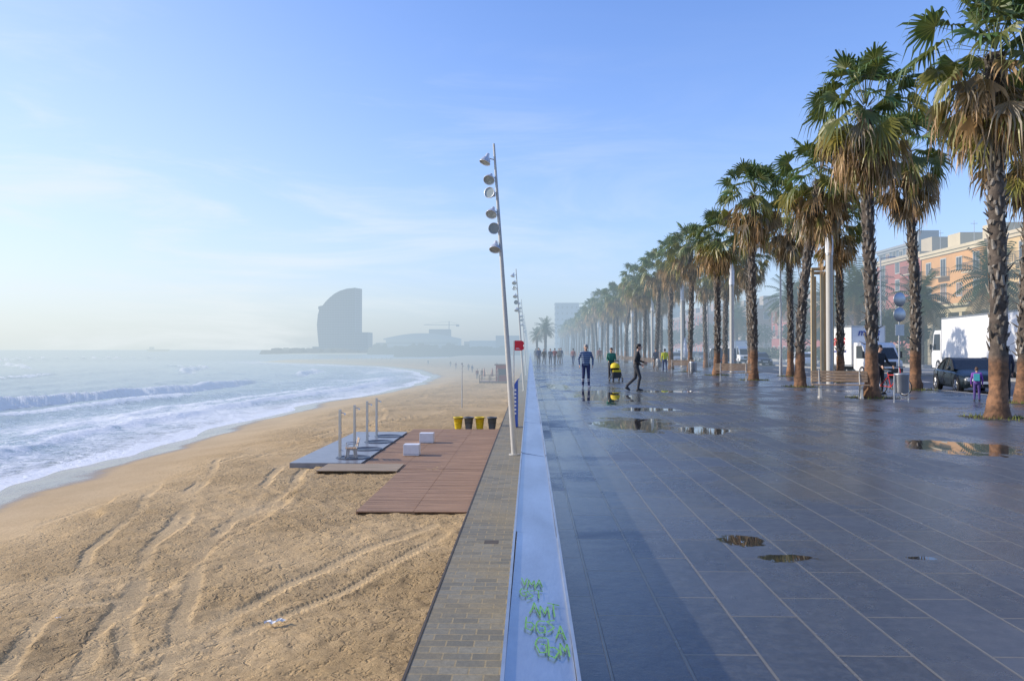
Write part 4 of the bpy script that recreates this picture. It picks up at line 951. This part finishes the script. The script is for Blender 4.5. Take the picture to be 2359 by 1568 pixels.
# ------------------------------------------------------------------ people
skin=M("skin",(.50,.30,.21),.5,var=.06); hairm={k:M("hair_"+k,c,.6,var=.2,scale=40) for k,c in {'dark':(.025,.018,.014),'grey':(.30,.28,.26),'brown':(.09,.05,.03)}.items()}
shoe=M("shoe_dark",(.03,.03,.035),.5); eye=M("eye_dark",(.02,.015,.01),.2); lipm=M("lips",(.35,.13,.11),.5)
def sphv(c,r,n=10,rings=6):
    o=[]
    for i in range(1,rings):
        p=math.pi*i/rings
        for j in range(n): t=2*math.pi*j/n; o.append((c[0]+r*math.sin(p)*math.cos(t),c[1]+r*math.sin(p)*math.sin(t),c[2]+r*math.cos(p)))
    o+=[(c[0],c[1],c[2]+r),(c[0],c[1],c[2]-r)]; return o
def figure(mats,pose={},voxel=.009,hair='short',face=True):
    J=dict(hipL=(.09,0,.93),hipR=(-.09,0,.93),kneeL=(.10,-.02,.50),kneeR=(-.10,-.02,.50),ankL=(.11,.02,.085),ankR=(-.11,.02,.085),
           shL=(.185,0,1.42),shR=(-.185,0,1.42),elL=(.25,.02,1.14),elR=(-.25,.02,1.14),wrL=(.25,-.06,.88),wrR=(-.25,-.06,.88),
           chest=(0,0,1.28),waist=(0,0,1.08),neck=(0,-.0,1.47),head=(0,-.02,1.635),toeL=(.13,-.15,.035),toeR=(-.13,-.15,.035),hd=(0,-1,0))
    J.update(pose); V={k:Vector(v) for k,v in J.items()}; pcs=[]
    def H(sph,lab): pcs.append((sph,lab))
    def sp(v,r,dx=0,dy=0,dz=0): return ((v[0]+dx,v[1]+dy,v[2]+dz),r)
    hp_=(V['hipL']+V['hipR'])/2
    H([sp(V['hipL'],.088),sp(V['hipR'],.088),sp(hp_,.10,0,.03,.0),sp(hp_,.105,.04,0,.08),sp(hp_,.105,-.04,0,.08)],'legs')
    H([sp(hp_,.112,.045,0,.06),sp(hp_,.112,-.045,0,.06),sp(V['waist'],.108,.05),sp(V['waist'],.108,-.05)],'top')
    H([sp(V['waist'],.108,.05),sp(V['waist'],.108,-.05),sp(V['chest'],.115,.08),sp(V['chest'],.115,-.08)],'top')
    H([sp(V['chest'],.115,.08),sp(V['chest'],.115,-.08),sp(V['shL'],.06,-.03),sp(V['shR'],.06,.03),sp(V['neck'],.062,0,.01,-.02)],'top')
    H([sp(V['neck'],.054,0,.01,-.02),sp(V['head'],.052,0,.02,-.06)],'skin')
    hd=V['hd'].normalized(); sdv=Vector((-hd.y,hd.x,0)); hc=V['head']
    H([(hc+Vector((0,0,.035))-hd*.015,.082),(hc-hd*.0+Vector((0,0,.03)),.078),(hc+hd*.035+Vector((0,0,-.075)),.038),(hc+hd*.03+Vector((0,0,-.02)),.062)],'skin')
    H([(hc+hd*.085+Vector((0,0,.01)),.010),(hc+hd*.105+Vector((0,0,-.022)),.013)],'skin')
    for s in(-1,1): H([(hc+sdv*s*.082+Vector((0,0,.012)),.012),(hc+sdv*s*.08+Vector((0,0,-.018)),.010)],'skin')
    if hair!='bald':
        H([(hc-hd*.022+Vector((0,0,.058)),.088),(hc-hd*.04+Vector((0,0,.02)),.078),(hc+hd*.02+Vector((0,0,.078)),.066)],'hair')
        if hair=='long': H([(hc-hd*.06+Vector((0,0,.02)),.07),(hc-hd*.07+Vector((0,0,-.13)),.055)],'hair')
    for s in 'LR':
        hi,kn,an,to=V['hip'+s],V['knee'+s],V['ank'+s],V['toe'+s]
        H([(hi,.092),(kn,.062)],'legs'); H([(kn,.062),(kn+(an-kn)*.3+Vector((0,.012,0)),.058)],'legs'); H([(kn+(an-kn)*.3+Vector((0,.012,0)),.058),(an+Vector((0,0,.03)),.048)],'legs')
        fd=(to-an); fd.z=0; fd=fd.normalized(); heel=an-fd*.045; heel.z=an.z-.045
        H([(heel,.036),(an,.040),(to,.030),(to+Vector((0,0,.0))-fd*.06+Vector((0,0,.02)),.036)],'shoe')
        sh,elb,wr=V['sh'+s],V['el'+s],V['wr'+s]
        H([(sh,.060),(elb,.044)],'top'); H([(elb,.044),(wr,.033)],'top')
        d=(wr-elb).normalized(); q=Vector(J.get('pn'+s,(1,0,0))); q=(q-d*q.dot(d)).normalized(); side=d.cross(q)
        pc=wr+d*.05
        H([(wr,.024),(pc+side*.026+d*.035,.014),(pc-side*.026+d*.035,.014)],'skin')
        curl=J.get('curl'+s,.5)
        for i,(o_,l) in enumerate(((-.030,.066),(-.010,.078),(.010,.074),(.030,.058))):
            b0=wr+d*.085+side*o_; d1=(d*math.cos(curl*.5)+q*-math.sin(curl*.5)); d2=(d*math.cos(curl*1.5)+q*-math.sin(curl*1.5))
            b1=b0+d1*l*.5; b2=b1+d2*l*.5; H([(b0,.0105),(b1,.0095)],'skin'); H([(b1,.0095),(b2,.008)],'skin')
        tsd=-1 if (s=='L') else 1
        t0=wr+d*.03+side*tsd*.025; t1=t0+(side*tsd*.7+d*.7).normalized()*.035; t2=t1+(side*tsd*.2+d-q*.3).normalized()*.03
        H([(t0,.013),(t1,.011)],'skin'); H([(t1,.011),(t2,.009)],'skin')
    bm=bmesh.new()
    for sphs,lab in pcs:
        vs=[bm.verts.new(p) for c,r in sphs for p in sphv(c,r)]
        r=bmesh.ops.convex_hull(bm,input=vs)
        dl=[v for v in r['geom_interior'] if isinstance(v,bmesh.types.BMVert)]
        bmesh.ops.delete(bm,geom=[v for v in set(dl+[x for x in r['geom_unused'] if isinstance(x,bmesh.types.BMVert)]) if v.is_valid],context='VERTS')
    me=D.meshes.new('fig'); bm.to_mesh(me); bm.free()
    o=D.objects.new('tmp',me); COL.objects.link(o); md=o.modifiers.new('r','REMESH'); md.mode='VOXEL'; md.voxel_size=voxel
    md2=o.modifiers.new('s','SMOOTH'); md2.factor=.5; md2.iterations=2
    dg=bpy.context.evaluated_depsgraph_get(); me2=D.meshes.new_from_object(o.evaluated_get(dg)); D.objects.remove(o)
    nf=len(me2.polygons); C=np.empty(nf*3,np.float32); me2.polygons.foreach_get('center',C); C=C.reshape(-1,3)
    keys=['top','legs','shoe','skin','hair']; best=np.full(nf,1e9); lab_=np.zeros(nf,np.int32)
    for sphs,lab in pcs:
        for i in range(len(sphs)):
            for j in range(i+1,len(sphs)):
                a=np.array(sphs[i][0]);bb=np.array(sphs[j][0]); ra,rb=sphs[i][1],sphs[j][1]; dd=bb-a; L=(dd@dd)+1e-9
                t=np.clip(((C-a)@dd)/L,0,1); dist=np.linalg.norm(C-a-t[:,None]*dd,axis=1)-(ra+(rb-ra)*t)
                if lab=='hair': dist-=.004
                k=dist<best; best[k]=dist[k]; lab_[k]=keys.index(lab)
    me2.materials.clear()
    for k in keys: me2.materials.append(mats[k])
    me2.polygons.foreach_set('material_index',lab_); me2.polygons.foreach_set('use_smooth',np.ones(nf,bool)); me2.update()
    fb=MB()
    for s in(-1,1):
        c=hc+hd*.082+sdv*s*.03+Vector((0,0,.018)); fb.lathe(c,[(0.0,-.009),(.008,-.005),(.010,0),(.008,.005),(0,.009)],eye,8,axis=hd)
        fb.box(-.014,.014,-.004,.004,-.003,.003,hairm['dark'],Matrix.Translation(c+Vector((0,0,.02))+hd*.004)@Matrix.Rotation(math.atan2(hd.x,-hd.y),4,'Z'))
    fb.box(-.02,.02,-.004,.004,-.004,.004,lipm,Matrix.Translation(hc+hd*.083+Vector((0,0,-.058)))@Matrix.Rotation(math.atan2(hd.x,-hd.y),4,'Z'))
    return me2,fb
def person(name,loc,rot,mats,pose={},sc=1.0,**k):
    me,fb=figure(mats,pose,**k); e=empty(name,loc,rot); e.scale=(sc,sc,sc)
    o=D.objects.new('body',me); COL.objects.link(o); o.parent=e; fb.obj('face',parent=e); return e,me
def stripes(name,c1,c2,period,axis=2):
    m,nt,b=newmat(name); t=nn(nt,'ShaderNodeTexCoord'); s=nn(nt,'ShaderNodeSeparateXYZ'); nt.links.new(t.outputs['Object'],s.inputs[0])
    f=math_(nt,'LESS_THAN',math_(nt,'FRACT',math_(nt,'DIVIDE',s.outputs[axis],period)),.32); nt.links.new(mixc(nt,f,c1,c2),b.inputs['Base Color']); b.inputs['Roughness'].default_value=.85; return m
sw=stripes("striped_sweater",(.035,.06,.14),(.30,.38,.48),.085)
navy=M("track_trousers",(.02,.03,.10),.7); green=M("green_jacket",(.02,.15,.10),.7); blk2=M("black_clothes",(.018,.018,.02),.75); dgrey=M("dark_grey_trousers",(.04,.041,.047),.8)
sneak=M("sneaker",(.10,.12,.2),.6)
def mt(top,legs,sh=shoe,h='dark'): return dict(top=top,legs=legs,shoe=sh,skin=skin,hair=hairm[h])
pA,_=person("walking_man",(2.32,32.7,0),math.radians(4),mt(sw,navy,sneak,'grey'),dict(elL=(.29,.04,1.17),elR=(-.29,.04,1.17),wrL=(.27,-.06,.93),wrR=(-.27,-.06,.93),kneeL=(.10,-.05,.50),ankL=(.11,-.05,.085),toeL=(.14,-.20,.04),kneeR=(-.10,0,.5),ankR=(-.11,.12,.10),toeR=(-.13,-.04,.035)),1.03)
b_=MB()
for sx in(-1,1):
    for z in (.30,.36): b_.ring((sx*.108,.0 if sx<0 else -.03,z),.066,.008,signw,(0,0,1),16,4)
b_.obj("trouser_stripes",parent=pA)
pB,_=person("woman_with_stroller",(4.15,40.2,0),0,mt(green,dgrey,shoe,'brown'),dict(elL=(.23,-.05,1.15),elR=(-.23,-.05,1.15),wrL=(.18,-.30,1.05),wrR=(-.18,-.30,1.05),kneeL=(.09,-.10,.5),ankL=(.10,-.12,.085),toeL=(.11,-.28,.04)),.96,hair='long')
pC,mC=person("walking_man",(4.1,30.3,0),math.radians(80),mt(blk2,dgrey,shoe,'dark'),dict(waist=(0,-.02,1.08),chest=(0,-.05,1.28),shL=(.18,-.05,1.42),shR=(-.18,-.05,1.42),neck=(0,-.06,1.47),head=(0,-.09,1.635),
   kneeL=(.09,.05,.50),ankL=(.09,.36,.17),toeL=(.10,.26,.04),kneeR=(-.09,-.13,.52),ankR=(-.09,-.06,.085),toeR=(-.10,-.23,.035),
   elL=(.23,-.03,1.15),wrL=(.17,-.27,1.08),elR=(-.24,.04,1.15),wrR=(-.21,-.16,1.0)),1.03)
sy=M("stroller_yellow",(.75,.55,.02),.7)
b_=MB()
for x in(-.24,.24):
    b_.path([(x,.55,1.02),(x,.35,.80),(x,-.35,.18)],.014,blackp,8); b_.path([(x,.20,.62),(x,.42,.16)],.014,blackp,8); b_.path([(x,-.05,.5),(x,.42,.16)],.012,blackp,8)
    for yy,rr in((.42,.13),(-.38,.10)): b_.ring((x,yy,rr),rr-.022,.022,tyre,(1,0,0),18,6); b_.lathe((x,yy,rr),[(0,-.02),(.03,-.02),(.03,.02),(0,.02)],rim,8,axis=(1,0,0)); b_.tube((x,yy,.02),(x,yy,2*rr-.03),.006,.006,rim,4); b_.tube((x,yy-rr+.03,rr),(x,yy+rr-.03,rr),.006,.006,rim,4)
b_.tube((-.24,.55,1.02),(.24,.55,1.02),.018,.018,blackp,8); b_.tube((-.24,-.35,.2),(.24,-.35,.2),.012,.012,blackp,6); b_.tube((-.24,.42,.16),(.24,.42,.16),.012,.012,blackp,6)
b_.add([(-.2,-.22,.42),(.2,-.22,.42),(.2,.15,.40),(-.2,.15,.40),(-.2,-.22,.48),(.2,-.22,.48),(.2,.15,.47),(-.2,.15,.47)],[(4,5,6,7),(0,1,5,4),(1,2,6,5),(2,3,7,6),(3,0,4,7)],blackp)
b_.add([(-.2,.12,.45),(.2,.12,.45),(.22,.30,.86),(-.22,.30,.86)],[(0,1,2,3)],blackp); b_.box(-.2,.2,-.26,-.22,.2,.46,blackp); b_.box(-.19,.19,-.1,.3,.2,.3,blackp)
vs=[];fs=[];NA=5;NB=8
for i in range(NA):
    a=math.radians(5+i*22)
    for j in range(NB):
        u=math.pi*j/(NB-1); vs.append((math.cos(u)*.24,.25-math.cos(a)*.30*math.sin(u)**.6 if 0<j<NB-1 else .22,.66+math.sin(a)*.28*math.sin(u)**.6 if 0<j<NB-1 else .68))
for i in range(NA-1):
    for j in range(NB-1): fs.append((i*NB+j,i*NB+j+1,(i+1)*NB+j+1,(i+1)*NB+j))
b_.add(vs,fs,sy,True); b_.box(-.20,.20,-.24,-.14,.485,.58,sy)
b_.obj("baby_stroller",(4.3,39.35,0),math.radians(6))
bred=M("bicycle_red",(.60,.03,.03),.4)
b_=MB(); R_=.31
for yy in(-.5,.5): b_.ring((0,yy,R_),R_-.02,.02,tyre,(1,0,0),28,6); b_.ring((0,yy,R_),R_-.045,.008,rim,(1,0,0),28,4)
for yy in(-.5,.5):
    for k in range(12): a=math.pi*2*k/12; b_.tube((0,yy,R_),(0,yy+math.cos(a)*.27,R_+math.sin(a)*.27),.003,.003,rim,3,False)
b_.path([(0,.5,R_),(0,.05,.28),(0,.18,.78)],.016,bred,8); b_.path([(0,.14,.66),(0,.5,R_)],.012,bred,6); b_.path([(0,.05,.28),(0,-.34,.72),(0,.15,.70)],.018,bred,8); b_.path([(0,-.5,R_),(0,-.36,.72),(0,-.32,.98)],.016,bred,8)
b_.tube((-.28,-.30,1.0),(.28,-.30,1.0),.014,.014,blackp,8); b_.box(-.07,.07,.06,.32,.86,.91,blackp); b_.tube((0,.18,.78),(0,.19,.87),.014,.014,rim,6)
b_.lathe((.03,.05,.28),[(0,-.005),(.09,-.005),(.09,.005),(0,.005)],rim,16,axis=(1,0,0)); b_.tube((-.1,.05,.28),(-.1,.05,.12),.012,.012,rim,6); b_.tube((.1,.05,.28),(.1,.05,.45),.012,.012,rim,6); b_.box(.07,.15,0,.1,.44,.46,blackp); b_.box(-.15,-.07,0,.1,.11,.13,blackp)
b_.obj("red_bicycle",(12.75,27.9,0),math.radians(25))
person("cyclist",(12.5,28.3,0),math.radians(20),mt(blk2,blk2,shoe,'dark'),dict(elL=(.26,-.10,1.17),elR=(-.26,-.10,1.17),wrL=(.25,-.32,1.02),wrR=(-.25,-.32,1.02)),1.0)
purple=M("purple_coat",(.20,.06,.36),.7); teal=M("teal_pack",(.05,.35,.40),.6)
pc,_=person("child",(13.9,24.7,0),math.radians(150),mt(purple,M("child_leggings",(.08,.05,.2),.8),shoe,'brown'),{},.60)
b_=MB(); b_.box(-.14,.14,.10,.24,1.05,1.42,teal); b_.tube((-.1,.12,1.4),(-.1,-.08,1.45),.02,.02,teal,6); b_.tube((.1,.12,1.4),(.1,-.08,1.45),.02,.02,teal,6); b_.obj("backpack",parent=pc,bevel=.03)
pD,mD=person("standing_adult",(15.3,25.6,0),math.radians(170),mt(M("dark_coat",(.03,.035,.06),.8),blk2,shoe,'brown'),{},.98)
vA,fbA=figure(mt(blk2,dgrey),dict(kneeL=(.09,-.12,.5),ankL=(.09,-.2,.09),toeL=(.1,-.36,.05),kneeR=(-.09,.03,.5),ankR=(-.09,.24,.13),toeR=(-.1,.10,.035)),.011)
cl={'red':(.22,.04,.04),'blue':(.04,.06,.15),'grey':(.12,.12,.14),'beige':(.3,.25,.18),'yellow':(.60,.60,.03),'pink':(.32,.13,.12),'brown':(.11,.07,.045)}
clm={k:M("cloth_"+k,v,.8) for k,v in cl.items()}
RR=random.Random(2)
def walker(x,y,z,c,rot=None,sc=1.0,lg='grey'):
    e=empty("pedestrian",(x,y,z),RR.choice([0,math.pi,.3,2.9]) if rot is None else rot); e.scale=(sc,)*3
    o=D.objects.new('body',vA); COL.objects.link(o); o.parent=e
    for i,mm in enumerate((clm[c],clm.get(lg,dgrey),shoe,skin,hairm['dark'])): o.material_slots[i].link='OBJECT'; o.material_slots[i].material=mm
for x,y,c in((.9,84,'blue'),(1.5,86,'brown'),(2.1,82,'grey'),(2.6,83,'red'),(3.3,90,'beige'),(1.2,105,'brown'),(3.6,92,'blue'),(4.6,84,'pink'),(.8,120,'grey'),(2.4,125,'blue'),(9.5,55.5,'yellow'),(9.9,62,'grey'),(8.4,95,'red'),(2.0,160,'grey'),(3.0,170,'red')): walker(x,y,0,c,None,RR.uniform(.94,1.03),RR.choice(['grey','blue','brown']))
for x,y,c in((-9.3,137,'red'),(-8.5,138,'brown'),(-15,190,'grey'),(-13,175,'blue'),(-24,235,'brown'),(-20,210,'red'),(-9,210,'grey'),(-34,260,'grey')): walker(x,y,-3.55,c)
for i in range(14): walker(RR.uniform(-118,-70),RR.uniform(400,420),-4.2,RR.choice(list(cl)))
lit=M("plastic_litter",(.7,.7,.68),.5)
for x,y,s in((-4.75,14.5,.25),(-8.9,14.6,.07),(-7.2,22,.06)):
    b_=MB(); NN=7
    vs=[(s*(i/(NN-1)-.5)*1.6,s*.5*(j/2-.5)+.15*s*math.sin(i*1.7),.03+.05*s*math.sin(i*2.3+j*1.9)*2) for i in range(NN) for j in range(3)]
    b_.add(vs,[(i*3+j,i*3+j+1,(i+1)*3+j+1,(i+1)*3+j) for i in range(NN-1) for j in range(2)],lit); b_.obj("plastic_litter",(x,y,SAND+.03),.5)
print("objects",len(D.objects))
